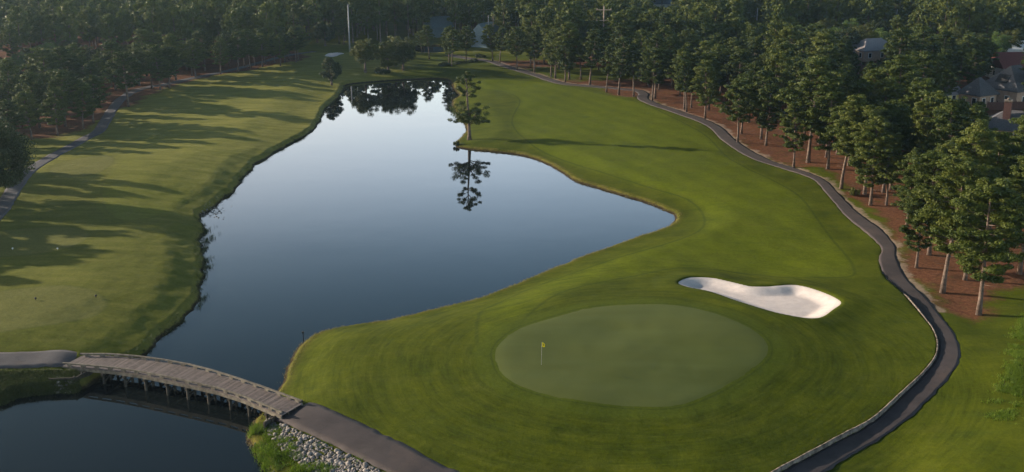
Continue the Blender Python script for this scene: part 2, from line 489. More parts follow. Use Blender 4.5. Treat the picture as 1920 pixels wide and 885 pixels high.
green_px = [(923,665),(935,640),(975,612),(1035,592),(1110,573),(1190,567),(1270,569),(1340,584),(1400,607),(1432,626),(1446,646),(1436,668),(1385,701),(1320,733),(1265,750),(1200,753),(1120,750),(1040,740),(975,722),(938,700)]
green_poly = to_world(spline(green_px, 6, True), 2.45)
bunker_px = [(1268,533),(1290,521),(1330,519),(1365,525),(1410,535),(1450,534),(1490,531),(1530,541),(1565,556),(1581,568),(1566,581),(1538,599),(1495,600),(1440,590),(1385,573),(1330,553),(1285,543)]
bunker_poly = to_world(spline(bunker_px, 6, True), 1.75)
bunker2_poly = to_world(spline([(606,107),(610,102),(622,99),(640,100),(650,103),(640,105),(632,109),(618,110)], 5, True), 1.5)
tee_px = [(-120,600),(-60,562),(20,547),(90,541),(150,543),(190,556),(200,572),(175,590),(110,606),(40,618),(-50,628)]
tee_poly = to_world(spline(tee_px, 5, True), 2.0)
tee2_poly = to_world(spline([(-60,440),(20,430),(110,425),(158,432),(165,447),(120,470),(30,480),(-50,478)], 5, True), 1.8)
tee3_poly = to_world(spline([(95,325),(150,305),(200,300),(215,312),(190,335),(140,345),(105,342)], 5, True), 1.6)

fair_px = [(905,150),(1010,152),(1100,170),(1190,190),(1230,205),(1290,235),(1330,260),(1370,300),(1440,335),(1500,370),(1540,420),(1580,470),(1600,500),(1590,520),(1480,522),(1300,505),(1200,520),(1050,560),(960,640),(915,690),(895,660),(900,600),(930,575),(1000,535),(1130,490),(1240,458),(1310,430),(1320,400),(1290,370),(1210,345),(1100,310),(1000,270),(960,230),(975,190),(940,170),(905,165)]
fair_poly = to_world(spline(fair_px, 4, True), 1.2)
lfair_px = [(640,140),(600,150),(560,170),(530,225),(470,270),(400,330),(330,390),(230,420),(190,370),(230,300),(290,235),(370,190),(450,160),(540,135),(600,120)]
lfair_poly = to_world(spline(lfair_px, 4, True), 1.5)

straw_right_px = [(905,108),(930,118),(965,132),(1011,143),(1034,151),(1062,158),(1130,163),(1135,176),(1190,184),(1215,180),(1250,200),(1316,224),(1345,238),(1370,258),(1400,278),(1440,298),(1500,312),(1560,322),(1580,352),(1600,378),(1640,402),(1680,440),(1690,480),(1712,512),(1750,560),(1790,585),(1850,595),(1875,560),(1925,545),(2300,560),(2600,330),(2300,110),(1900,60),(1400,40),(1100,70),(960,98)]
straw_right = to_world(spline(straw_right_px, 3, True), 1.2)
straw_left_px = [(570,108),(560,118),(520,125),(470,135),(410,142),(340,158),(300,172),(260,196),(235,204),(200,215),(180,235),(110,258),(60,262),(-20,262),(-300,360),(-900,400),(-900,100),(-300,60),(200,60),(480,85)]
straw_left = to_world(spline(straw_left_px, 3, True), 1.2)

pathL = [(1446,885),(1569,812),(1633,780),(1678,745),(1723,709),(1752,677),(1757,648),(1749,622),(1731,598),(1701,564),(1681,544),(1657,517),(1647,490),(1652,468),(1640,452),(1616,432),(1586,408),(1562,381),(1542,358),(1521,338),(1474,320),(1440,309)]
pathR = [(1533,885),(1594,840),(1672,796),(1726,758),(1771,719),(1797,690),(1801,661),(1791,629),(1769,599),(1745,568),(1722,545),(1694,510),(1682,485),(1680,465),(1670,449),(1650,430),(1618,407),(1589,381),(1567,359),(1548,342),(1508,323),(1453,305)]
pathC = [(1414,293),(1384,276),(1363,261),(1343,241),(1316,227),(1282,215),(1248,203),(1218,193),(1205,185),(1207,178),(1197,171),(1170,168),(1130,164),(1062,158),(1034,151),(1011,143),(977,135),(948,127),(921,118),(870,109),(840,104)]
ext0 = 2
Lw = to_world(spline([(1380,925)]+pathL, 5), 1.1); Rw = to_world(spline([(1470,925)]+pathR, 5), 1.1)
Cw = to_world(spline([(1446.5,307)]+pathC, 5), 1.1)
def offset_line(C, w):
    t = np.gradient(C, axis=0); t /= np.linalg.norm(t, axis=1)[:, None]+1e-9
    nrm = np.stack([-t[:, 1], t[:, 0]], 1)
    return C+nrm*w/2, C-nrm*w/2
cL, cR = offset_line(Cw, 2.8)
w0 = np.linalg.norm(Rw[-1]-Lw[-1])
main_L = np.vstack([Lw, cL[3:]]); main_R = np.vstack([Rw, cR[3:]])
lp_px = [(-60,470),(-25,430),(5,398),(28,366),(55,337),(90,310),(122,286),(160,262),(184,249),(198,228),(212,206),(232,185),(262,168),(310,158),(350,150),(400,140),(470,125),(540,108),(590,98)]
left_L, left_R = offset_line(to_world(spline(lp_px, 5), 1.3), 2.5)
br_R, br_L = offset_line(to_world(spline([(548,762),(600,787),(655,811),(725,846),(805,885),(900,925)], 5), 1.3), 3.9)
bl_L, bl_R = offset_line(to_world(spline([(-250,690),(-100,683),(0,679),(70,676),(140,674)], 5), 1.3), 3.4)
paths = [(main_L, main_R), (left_L, left_R), (br_L, br_R), (bl_L, bl_R)]
path_polys = [np.vstack([a, b[::-1]]) for a, b in paths]
n_wall = [i for i in range(len(Lw))]
wall_line = Lw[:int(5*11)]          # low kerb wall from the bottom of the frame to its upper end

mounds = [((560, 768), 1.3, 4.5, .30), ((130, 676), 1.3, 4.5, .22), ((330, 470), 1.6, 16, .6), ((90, 580), 1.6, 20, .7), ((130, 322), 1.5, 14, .6), ((300, 330), 1.5, 30, .7), ((1850, 700), 1, 9, .5), ((1640, 860), 1, 7, -.45),
          ((1760, 800), 1, 7, -.4), ((1905, 700), 1, 4, .45), ((1900, 860), 1, 9, .7), ((1330, 560), 1.2, 13, .35), ((1590, 560), 1.2, 8, .5), ((760, 690), 1, 16, .35), ((1400, 760), 1, 9, -.35), ((1100, 850), 1, 14, -.3),
          ((640, 112), 1.5, 25, .8), ((900, 130), 1.5, 20, .6), ((1250, 500), 1.5, 9, .35), ((620, 650), 1, 9, .3)]
mounds = [(G(*p, z)+(r, h)) for p, z, r, h in mounds]

def fields(X, Y):
    X = np.asarray(X, float).ravel(); Y = np.asarray(Y, float).ravel()
    f = {}
    wd = sdist(X, Y, water_poly, 40)
    dl, _ = seg_dist(X, Y, lb, False, 60); dr, _ = seg_dist(X, Y, right_line, False, 60)
    f['left'] = dl < dr; f['lw'] = sstep(-7, 7, dr-dl)
    wd = wd+np.where(f['left'], .35, .12)*vnoise(X, Y, 2.2)+np.where(f['left'], .15, .08)*vnoise(X, Y, .8, 2)
    f['wd'] = np.minimum(wd, sdist(X, Y, farpond_poly, 40))
    f['gd'] = sdist(X, Y, green_poly, 25)
    f['bd'] = sdist(X, Y, bunker_poly, 10)
    f['b2'] = sdist(X, Y, bunker2_poly, 10)
    pd = np.full(X.shape, 20.)
    for p in path_polys: pd = np.minimum(pd, sdist(X, Y, p, 20))
    f['pd'] = pd
    wl, _ = seg_dist(X, Y, wall_line, False, 25); f['wl'] = wl
    mp = sdist(X, Y, path_polys[0], 25); f['mp'] = mp
    # side of the wall line: path side when nearer the right border than the left one
    dL, _ = seg_dist(X, Y, Lw, False, 60); dR, _ = seg_dist(X, Y, Rw, False, 60)
    f['pside'] = (mp < 0) | (dR < dL)
    a_, _ = seg_dist(X, Y, main_L, False, 60); b_, _ = seg_dist(X, Y, main_R, False, 60); f['rside'] = b_ < a_
    return f

def raw_height(X, Y, f=None):
    X = np.asarray(X, float).ravel(); Y = np.asarray(Y, float).ravel()
    if f is None: f = fields(X, Y)
    wd = f['wd']
    left = f['left']
    zl = .75*sstep(0, 1.1, wd)+.75*sstep(.8, 14, wd)
    zr = .40*sstep(0, .7, wd)+.75*sstep(.3, 9, wd)
    z = zl*f['lw']+zr*(1-f['lw'])
    land = sstep(3, 14, wd)
    z = z+land*(.35*vnoise(X, Y, 38, 1)+.16*vnoise(X, Y, 13, 2)+.07*vnoise(X, Y, 5, 3))
    z = z+.02*sstep(0, 2, wd)*vnoise(X, Y, 1.4, 4)
    for mx, my, r, h in mounds:
        z = z+h*np.exp(-((X-mx)**2+(Y-my)**2)/(r*r))*sstep(0, 5, wd)
    z = z+1.25*sstep(17, -3, f['gd'])
    z = z+.25*sstep(3.5, 0, f['bd'])
    # the cart path runs in a shallow cut behind the kerb wall
    z = z-.25*np.where(f['pside'], sstep(11, 4, f['wl']), 0)
    z = np.where(wd < 0, -1.3*sstep(0, -2.5, wd)-.04, z)
    return z

def height(X, Y, f=None):
    if f is None: f = fields(X, Y)
    z = raw_height(X, Y, f)
    z = z-.12*sstep(0, -.35, f['pd'])
    z = z-.95*sstep(.15, -1.6, f['bd'])-.5*sstep(.1, -1.5, f['b2'])
    z = z-.08*sstep(-.7, -1.3, f['gd'])
    return z

def gz(x, y): return float(height([x], [y])[0])

def hit(px, py):
    z = 1.2
    for _ in range(4):
        x, y = G(px, py, z); z = gz(float(x), float(y))
    return float(x), float(y), z

# ------------------------------------------------------------------ ground sheet
def axis_s():
    core = np.linspace(-.58, .58, 660)
    o = [.58]; st = .0035
    while o[-1] < 14: st *= 1.09; o.append(o[-1]+st)
    o = np.array(o[1:])
    return np.concatenate([-o[::-1], core, o])
def axis_y():
    a = [66.0]
    while a[-1] < 620: a.append(a[-1]*1.0030)
    st = a[-1]*.003
    while a[-1] < 5000: st *= 1.1; a.append(a[-1]+st)
    b = [66.0]; st = .3
    while b[-1] > -600: st *= 1.15; b.append(b[-1]-st)
    return np.concatenate([np.array(b[1:])[::-1], np.array(a)])
S = axis_s(); YY = axis_y()
gy, gs = np.meshgrid(YY, S, indexing='ij')
gx = gs*np.maximum(gy, 62)
X = gx.ravel(); Y = gy.ravel()
f = fields(X, Y)
Z = height(X, Y, f)
ny, nx = gy.shape
idx = np.arange(ny*nx).reshape(ny, nx)
faces = np.stack([idx[:-1, :-1], idx[:-1, 1:], idx[1:, 1:], idx[1:, :-1]], -1).reshape(-1, 4)
tee_d = np.minimum(np.minimum(sdist(X, Y, tee_poly, 10), sdist(X, Y, tee2_poly, 10)), sdist(X, Y, tee3_poly, 10))
fw = np.minimum(sdist(X, Y, fair_poly, 20), sdist(X, Y, lfair_poly, 20))
straw = np.minimum(sdist(X, Y, straw_right, 20), sdist(X, Y, straw_left, 20))
px_, py_ = P(X, np.maximum(Y, 10), Z)
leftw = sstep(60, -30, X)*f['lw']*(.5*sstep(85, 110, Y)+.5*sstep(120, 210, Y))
# lawn clearings seen between the trunks
for c in [((1090,138),22),((975,105),22),((790,108),30),((1850,560),0)]:
    if c[1]:
        cx, cy = G(*c[0], 1.2); straw = np.maximum(straw, (c[1]*.6-np.hypot((X-cx)*.6, Y-cy))*.5)
pd_main = f['mp']
verge = np.where(f['rside'] & (pd_main > -1.2), pd_main, 20)
verge = np.where(Y < 108, 20, verge)
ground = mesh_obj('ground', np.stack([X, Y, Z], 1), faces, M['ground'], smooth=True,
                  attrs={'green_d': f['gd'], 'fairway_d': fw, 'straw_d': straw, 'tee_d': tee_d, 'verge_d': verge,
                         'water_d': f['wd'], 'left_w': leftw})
tag(ground, kind='structure')

# water sheets
def sheet(name, x0, x1, y0, y1, z, mat, n=40):
    xs = np.linspace(x0, x1, n); ys = np.linspace(y0, y1, n)
    a, b = np.meshgrid(xs, ys, indexing='ij'); ii = np.arange(n*n).reshape(n, n)
    fc = np.stack([ii[:-1, :-1], ii[1:, :-1], ii[1:, 1:], ii[:-1, 1:]], -1).reshape(-1, 4)
    return mesh_obj(name, np.stack([a.ravel(), b.ravel(), np.full(n*n, z)], 1), fc, mat)
wmin = water_poly.min(0)-2; wmax = water_poly.max(0)+2
tag(sheet('water', wmin[0], wmax[0], wmin[1], wmax[1], 0, M['water']), kind='structure')
wmin = farpond_poly.min(0)-2; wmax = farpond_poly.max(0)+2
tag(sheet('water', wmin[0], wmax[0], wmin[1], wmax[1], 0.0, M['water'], 8), kind='structure')

# star-shaped draped sheets (putting green, sand)
def draped_star(name, poly, mat, zf, rings=34):
    c = poly.mean(0)
    vs = [c]; n = len(poly)
    for r in range(1, rings+1):
        t = r/rings; vs += list(c+(poly-c)*t)
    vs = np.array(vs)
    fs = [(0, 1+i, 1+(i+1) % n) for i in range(n)]
    for r in range(1, rings):
        for i in range(n):
            a = 1+(r-1)*n+i; b = 1+(r-1)*n+(i+1) % n
            fs.append((a, a+n, b+n, b))
    z = zf(vs[:, 0], vs[:, 1])
    vs3 = np.stack([vs[:, 0], vs[:, 1], z], 1)
    return mesh_obj(name, vs3, fs, mat, smooth=True)
tag(draped_star('putting_green', green_poly, M['green'], lambda x, y: raw_height(x, y)-.012+.035*sstep(0, -.8, sdist(x, y, green_poly, 5))), kind='structure')
def sandz(poly, depth, w):
    def zf(x, y):
        d = sdist(x, y, poly, 10)
        return raw_height(x, y)-.10-depth*sstep(0, -w, d)+.008*vnoise(x, y, 1.1, 8)+.02*vnoise(x, y, 4, 9)
    return zf
tag(draped_star('sand_bunker', bunker_poly*1.0, M['sand'], sandz(bunker_poly, .62, 2.4), 40), kind='structure')
tag(draped_star('sand_bunker', bunker2_poly, M['sand'], sandz(bunker2_poly, .3, 1.5), 12), kind='structure')

# paths
def ribbon(name, L, R, mat, lift=.05, k=6):
    n = len(L); rows = []
    for j in range(k+1):
        t = j/k; rows.append(L*(1-t)+R*t)
    A = np.array(rows)                       # k+1, n, 2
    A[0] += ((A[1]-A[0])/np.linalg.norm(A[1]-A[0], axis=1)[:, None])*(.09*vnoise(A[0, :, 0], A[0, :, 1], .9, 3)+.06)[:, None]
    A[-1] += ((A[-2]-A[-1])/np.linalg.norm(A[-2]-A[-1], axis=1)[:, None])*(.16*vnoise(A[-1, :, 0], A[-1, :, 1], .8, 4)+.1)[:, None]
    zz = raw_height(A[..., 0].ravel(), A[..., 1].ravel()).reshape(k+1, n)
    zm = zz[1:-1].mean(0)
    crown = [0, .01, .02, .025, .02, .01, 0]
    z = np.array([zm+crown[min(j, 6)]+lift*.6 for j in range(k+1)])*.5+(zz+lift)*.5
    v = [np.stack([A[0, :, 0], A[0, :, 1], z[0]-.2], 1)]
    v += [np.stack([A[j, :, 0], A[j, :, 1], z[j]], 1) for j in range(k+1)]
    v += [np.stack([A[-1, :, 0], A[-1, :, 1], z[-1]-.2], 1)]
    V = np.concatenate(v); ii = np.arange((k+3)*n).reshape(k+3, n)
    fc = np.stack([ii[:-1, :-1], ii[1:, :-1], ii[1:, 1:], ii[:-1, 1:]], -1).reshape(-1, 4)
    o = mesh_obj(name, V, fc, mat, smooth=False); tag(o, kind='structure'); return o
def dens(A, m=3):
    out = []
    for i in range(len(A)-1):
        for k in range(m): out.append(A[i]+(A[i+1]-A[i])*k/m)
    out.append(A[-1]); return np.array(out)
ribbon('cart_path', dens(main_L), dens(main_R), M['asphalt'])
ribbon('cart_path', dens(left_L), dens(left_R), M['asphalt_pale'])
ribbon('cart_path', dens(br_L), dens(br_R), M['asphalt'])
ribbon('cart_path', dens(bl_L), dens(bl_R), M['asphalt_pale'])

# low kerb wall beside the path
def kerb_wall():
    W = dens(wall_line, 2)
    a, b = offset_line(W, .15)
    nrm = (a-b)/.15
    # which side is the lawn
    fa = fields(a[:, 0]+nrm[:, 0]*.5, a[:, 1]+nrm[:, 1]*.5)
    sgn = -1 if fa['mp'].mean() < 0 else 1
    lawn = W+nrm*sgn*.9
    top = raw_height(lawn[:, 0], lawn[:, 1])+.05+.015*np.sin(np.arange(len(W))*1.7)
    n = len(W); fade = np.minimum(1, (n-1-np.arange(n))/8.0)
    top = top-.25*(1-fade)
    V = np.concatenate([np.c_[a, top-.9], np.c_[a, top], np.c_[b, top], np.c_[b, top-.9]])
    ii = np.arange(4*n).reshape(4, n)
    fc = np.stack([ii[:-1, :-1], ii[1:, :-1], ii[1:, 1:], ii[:-1, 1:]], -1).reshape(-1, 4)
    o = mesh_obj('retaining_wall', V, fc, M['kerb'])
    tag(o, 'low pale kerb wall holding the lawn along the inner bend of the right cart path', 'wall')
kerb_wall()

# ------------------------------------------------------------------ bridge
def bridge():
    far_px = [(152,662),(173,661),(267,670),(367,688),(467,717),(567,750)]
    near_px = [(116,681),(133,683),(233,695),(333,715),(433,738),(527,773)]
    zt = 1.36
    Fw = to_world(spline(far_px, 16), zt+.3); Nw = to_world(spline(near_px, 16), zt+.3)
    # resample both borders evenly
    def res(A, n):
        d = np.r_[0, np.cumsum(np.linalg.norm(np.diff(A, axis=0), axis=1))]
        t = np.linspace(0, d[-1], n); return np.c_[np.interp(t, d, A[:, 0]), np.interp(t, d, A[:, 1])]
    L = np.linalg.norm(np.diff(Fw, axis=0), axis=1).sum()
    npl = int(L/.2)
    A = res(Fw, npl+1); B = res(Nw, npl+1)
    s = np.linspace(0, 1, npl+1)
    dz = zt+.22*np.sin(s*math.pi)
    root = empty('timber_bridge', (float((A[npl//2, 0]+B[npl//2, 0])/2), float((A[npl//2, 1]+B[npl//2, 1])/2), 0))
    tag(root, 'curved weathered timber bridge on piles crossing the narrow of the pond', 'bridge')
    off = np.array(root.location)
    def loc(p, z): return (p[0]-off[0], p[1]-off[1], z)
    # boards
    v = []; fcs = []; tint = []
    r = random.Random(4)
    for i in range(npl):
        a0, a1, b0, b1 = A[i], A[i+1], B[i], B[i+1]
        g = .04; e = r.uniform(-.04, .04); t = (dz[i]+dz[i+1])/2+r.uniform(-.006, .006)
        qa0 = a0+(a1-a0)*g; qa1 = a1-(a1-a0)*g; qb0 = b0+(b1-b0)*g; qb1 = b1-(b1-b0)*g
        ex = (a0-b0)/np.linalg.norm(a0-b0)*e
        base = len(v); T = r.random()**1.5
        for q in (qa0+ex, qa1+ex, qb1, qb0):
            v.append(loc(q, t)); tint.append(T)
        for q in (qa0+ex, qa1+ex, qb1, qb0):
            v.append(loc(q, t-.07)); tint.append(T)
        for fq in ((0, 1, 2, 3), (7, 6, 5, 4), (0, 4, 5, 1), (1, 5, 6, 2), (2, 6, 7, 3), (3, 7, 4, 0)):
            fcs.append(tuple(base+k for k in fq))
    mesh_obj('deck', v, fcs, M['deck'], root, attrs={'tint': tint})
    # kerb rails on blocks, both borders
    for E, O, nm in ((A, B, 'kerb_rail'), (B, A, 'kerb_rail')):
        inn = (O-E); inn /= np.linalg.norm(inn, axis=1)[:, None]
        mb = MB(); k = 0; step = 15
        while k < npl:
            k2 = min(k+step, npl)
            p0 = E[k]+inn[k]*.12; p1 = E[k2]+inn[k2]*.12
            mb.beam(loc(p0, dz[k]+.27), loc(p1, dz[k2]+.27), .16, .13)
            for q in np.linspace(0, 1, 3)[:2]+.25:
                c = p0+(p1-p0)*q; zc = dz[k]+(dz[k2]-dz[k])*q
                ang = math.atan2(p1[1]-p0[1], p1[0]-p0[0])
                mb.box(loc(c, zc+.10), (.45, .15, .2), ang)
            k = k2
        mb.build(nm, M['timber'], root)
        mb = MB(); k = 0
        while k < npl:
            k2 = min(k+step, npl)
            p0 = E[k]+inn[k]*.05; p1 = E[k2]+inn[k2]*.05
            mb.beam(loc(p0, dz[k]-.23), loc(p1, dz[k2]-.23), .12, .30)
            k = k2
        mb.build('edge_beam', M['timber'], root)
    mb = MB()
    for q in (.33, .66):
        k = 0
        while k < npl:
            k2 = min(k+20, npl); p0 = A[k]*(1-q)+B[k]*q; p1 = A[k2]*(1-q)+B[k2]*q
            mb.beam(loc(p0, dz[k]-.24), loc(p1, dz[k2]-.24), .12, .28); k = k2
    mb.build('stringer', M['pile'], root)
    # pile bents
    for j, t in enumerate(np.linspace(.17, .93, 9)):
        k = int(t*npl); a = A[k]; b = B[k]; inn = (b-a)/np.linalg.norm(b-a)
        mb = MB(); mb.beam(loc(a-inn*.1, dz[k]-.50), loc(b+inn*.15, dz[k]-.50), .24, .24)
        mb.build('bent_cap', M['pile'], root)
        for q in (.06, .36, .66, .97):
            p = a*(1-q)+b*q
            mb = MB(); mb.tube([loc(p, -1.6), loc(p, dz[k]-.56)], [.14, .13], 8)
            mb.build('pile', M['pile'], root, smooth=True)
        mb = MB()
        for s0, s1 in ((.06, .66), (.97, .36)):
            p0 = a*(1-s0)+b*s0; p1 = a*(1-s1)+b*s1
            mb.beam(loc(p0, .2), loc(p1, dz[k]-.65), .06, .18)
        mb.build('cross_brace', M['pile'], root)
    # timber bulkheads that hold the two ends
    for k, sgn, ln in ((int(.10*npl), -1, 1), (int(.975*npl), 1, 1)):
        a = A[k]; b = B[k]; inn = (b-a)/np.linalg.norm(b-a); al = np.array([-inn[1], inn[0]])
        mb = MB()
        for r_ in range(5):
            mb.beam(loc(a-inn*.6, .0+.25*r_), loc(b+inn*1.5, .0+.25*r_), .12, .235)
        for q in np.linspace(0, 1, 6):
            p = (a-inn*.6)*(1-q)+(b+inn*1.5)*q+al*(.14)*(1 if k < npl/2 else -1)*-1
            mb.tube([loc(p, -.8), loc(p, 1.22)], [.11, .10], 7)
        if k > npl/2:
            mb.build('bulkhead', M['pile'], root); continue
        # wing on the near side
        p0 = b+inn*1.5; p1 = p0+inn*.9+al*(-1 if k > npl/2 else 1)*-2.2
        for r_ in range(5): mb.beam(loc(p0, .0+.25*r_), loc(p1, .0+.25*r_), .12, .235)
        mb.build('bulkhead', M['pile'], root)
    return root, A, B
broot, brA, brB = bridge()

# ------------------------------------------------------------------ tree kit
def leaf_tris(centers, radii, counts, size, r, elong=1.6, up=.35, fuzz=.42):
    """leaf-sized triangles spread over clumps"""
    tot = int(sum(counts))
    ci = np.repeat(np.arange(len(centers)), counts)
    c = np.asarray(centers)[ci]; rad = np.asarray(radii)[ci]
    d = r.normal(size=(tot, 3)); d /= np.linalg.norm(d, axis=1)[:, None]
    rr = r.random(tot)**fuzz
    pos = c+d*rr[:, None]*rad
    nrm = d*.9+r.normal(size=(tot, 3))*.55; nrm[:, 2] += up
    nrm /= np.linalg.norm(nrm, axis=1)[:, None]
    t = np.cross(nrm, r.normal(size=(tot, 3))); t /= np.linalg.norm(t, axis=1)[:, None]+1e-9
    b = np.cross(nrm, t)
    s = (size*(.6+.8*r.random(tot)))[:, None]
    v = np.stack([pos-t*s*.5*elong, pos+b*s*.5+t*s*.12, pos-b*s*.5+t*s*.35*elong], 1).reshape(-1, 3)
    ct = r.random(len(centers))[ci]*.75+r.random(tot)*.25
    return v, np.repeat(ct, 3)

def trunk_mesh(h, r0, r, bend=.5, top=.93, n=8):
    bx, by = r.normal(size=2)*bend
    pts = []; rad = []
    for t in np.linspace(0, top, 8):
        pts.append((bx*math.sin(t*2.1)*t, by*math.sin(t*2.4)*t, t*h-.25 if t == 0 else t*h)); rad.append(r0*(1-t)**.75*(1.0)+.03)
    rad[0] *= 1.45; rad[1] *= 1.05
    return pts, rad

def at_trunk(pts, h, z):
    for a, b in zip(pts, pts[1:]):
        if z <= b[2]: 
            t = (z-a[2])/(b[2]-a[2]+1e-9); return tuple(a[i]+(b[i]-a[i])*t for i in range(3))
    return pts[-1]

def pine_data(seed, h=16., R=3.3, base=.42, nb=34, per=85, size=.30, spars=0):
    r = np.random.default_rng(seed)
    mb = MB(); pts, rad = trunk_mesh(h, .195, r, .6)
    mb.tube(pts, rad, 8)
    C = []; Rd = []
    for i in range(nb):
        t = (i+.5)/nb; t = t**.85
        z = h*(base+(1-base)*t)*.985
        prof = (math.sin(min(1, (t+.18)/.62)*math.pi/2)) * (1-max(0, (t-.42)/.58)**1.7*.82)
        L = R*prof*r.uniform(.6, 1.18)
        a = i*2.399+r.uniform(-.5, .5)
        p0 = at_trunk(pts, h, min(z-.3*L*.5, h*.92))
        tip = np.array([p0[0]+math.cos(a)*L, p0[1]+math.sin(a)*L, z+r.uniform(-.1, .35)*L*.5])
        mid = np.array(p0)*.5+tip*.5+np.array([0, 0, -.06*L])
        mb.tube([p0, tuple(mid), tuple(tip)], [.07*(1-t)+.03, .04, .015], 4)
        m = 2+int(L/.62)
        for k in range(m):
            q = 1-k*(.70/max(m, 1))*r.uniform(.8, 1.1)
            c = np.array(p0)*(1-q)+tip*q+r.normal(size=3)*np.array([.38, .38, .16])*(.6+.5*q)
            c[2] += .22*q*q
            s = r.uniform(.36, .84)*(.8+.25*R/3.3)
            C.append(c); Rd.append((s, s, s*r.uniform(.34, .55)))
    for k in range(3):
        C.append(np.array(pts[-1])+np.array([r.normal()*.4, r.normal()*.4, r.uniform(-.3, .6)])); Rd.append((.85, .85, .6))
    for k in range(4):       # dead stubs under the crown
        z = h*r.uniform(base*.5, base); a = r.uniform(0, 6.28); p0 = at_trunk(pts, h, z); L = r.uniform(.6, 2.4)
        mb.tube([p0, (p0[0]+math.cos(a)*L, p0[1]+math.sin(a)*L, z+.2*L)], [.035, .012], 4)
    lv, tint = leaf_tris(C, Rd, np.full(len(C), per), size, r, 2.3, .45, .62)
    return mb, lv, tint

def round_data(seed, h=9., R=4., base=.22, ncl=70, per=120, size=.26, shape='round', r0=.3):
    r = np.random.default_rng(seed)
    mb = MB(); pts, rad = trunk_mesh(h, r0, r, .3, .8); mb.tube(pts, rad, 8)
    C = []; Rd = []
    cz = h*(base+(1-base)*.5); H = h*(1-base)*.5
    for i in range(ncl):
        d = r.normal(size=3); d /= np.linalg.norm(d)
        q = r.random()**.38*.86
        w = 1.0
        if shape == 'egg': w = 1-.35*max(0, d[2]*q)
        if shape == 'cone': w = 1-.62*max(0, d[2]*q+.15)
        c = np.array([d[0]*R*q*w, d[1]*R*q*w, cz+d[2]*H*q])
        s = r.uniform(.16, .30)*R
        C.append(c); Rd.append((s, s, s*.72))
        if i % 4 == 0:
            p0 = at_trunk(pts, h, max(h*base*.8, min(c[2]-1, h*.7)))
            mb.tube([p0, tuple((np.array(p0)+c)/2+np.array([0, 0, -.2])), tuple(c)], [.09, .05, .02], 4)
    lv, tint = leaf_tris(C, Rd, np.full(len(C), per), size, r, 1.2, .25)
    return mb, lv, tint

protos = {}
def make_proto(key, data, leafmat, barkmat):
    mb, lv, tint = data
    me_t = bpy.data.meshes.new('trunk'); me_t.from_pydata(mb.v, [], mb.f); me_t.materials.append(barkmat)
    me_t.polygons.foreach_set('use_smooth', np.ones(len(me_t.polygons), bool)); me_t.update()
    n = len(lv)//3
    me_c = bpy.data.meshes.new('crown')
    me_c.vertices.add(len(lv)); me_c.vertices.foreach_set('co', lv.astype(np.float32).ravel())
    me_c.loops.add(n*3); me_c.loops.foreach_set('vertex_index', np.arange(n*3, dtype=np.int32))
    me_c.polygons.add(n); me_c.polygons.foreach_set('loop_start', np.arange(0, n*3, 3, dtype=np.int32))
    me_c.polygons.foreach_set('loop_total', np.full(n, 3, np.int32)); me_c.update(calc_edges=True)
    a = me_c.attributes.new('tint', 'FLOAT', 'POINT'); a.data.foreach_set('value', tint.astype(np.float32))
    me_c.materials.append(leafmat); me_c.update()
    protos[key] = (me_t, me_c)

def plant(key, name, x, y, label, cat='tree', group=None, rz=None, s=1.0, z=None, wide=1.0):
    z = gz(x, y) if z is None else z
    root = empty(name, (x, y, z), random.uniform(0, 6.28) if rz is None else rz, s)
    root.scale = (s*wide, s*wide, s)
    tag(root, label, cat, group)
    me_t, me_c = protos[key]
    t = bpy.data.objects.new('trunk', me_t); link(t); t.parent = root
    c = bpy.data.objects.new('crown', me_c); link(c); c.parent = root
    return root

NP = 9
for i in range(NP):
    make_proto('pine%d' % i, pine_data(100+i, 16, [3.2, 3.7, 2.9, 3.5, 4.0, 3.1, 3.4, 3.8, 3.0][i], [.30, .27, .38, .24, .33, .28, .22, .36, .31][i], [42, 48, 36, 48, 46, 42, 52, 42, 40][i], 95, .21),
               M['pine'], M['bark'])
for i in range(3):
    make_proto('nearpine%d' % i, pine_data(300+i, 16, [3.6, 3.9, 3.3][i], [.27, .31, .24][i], [48, 46, 50][i], 215, .145), M['pine'], M['bark'])
for i in range(4):
    make_proto('broad%d' % i, round_data(200+i, 11, 4.6, .12, 85, 130, .30), M[['broad', 'oak', 'oak', 'dark'][i]], M['bark'])

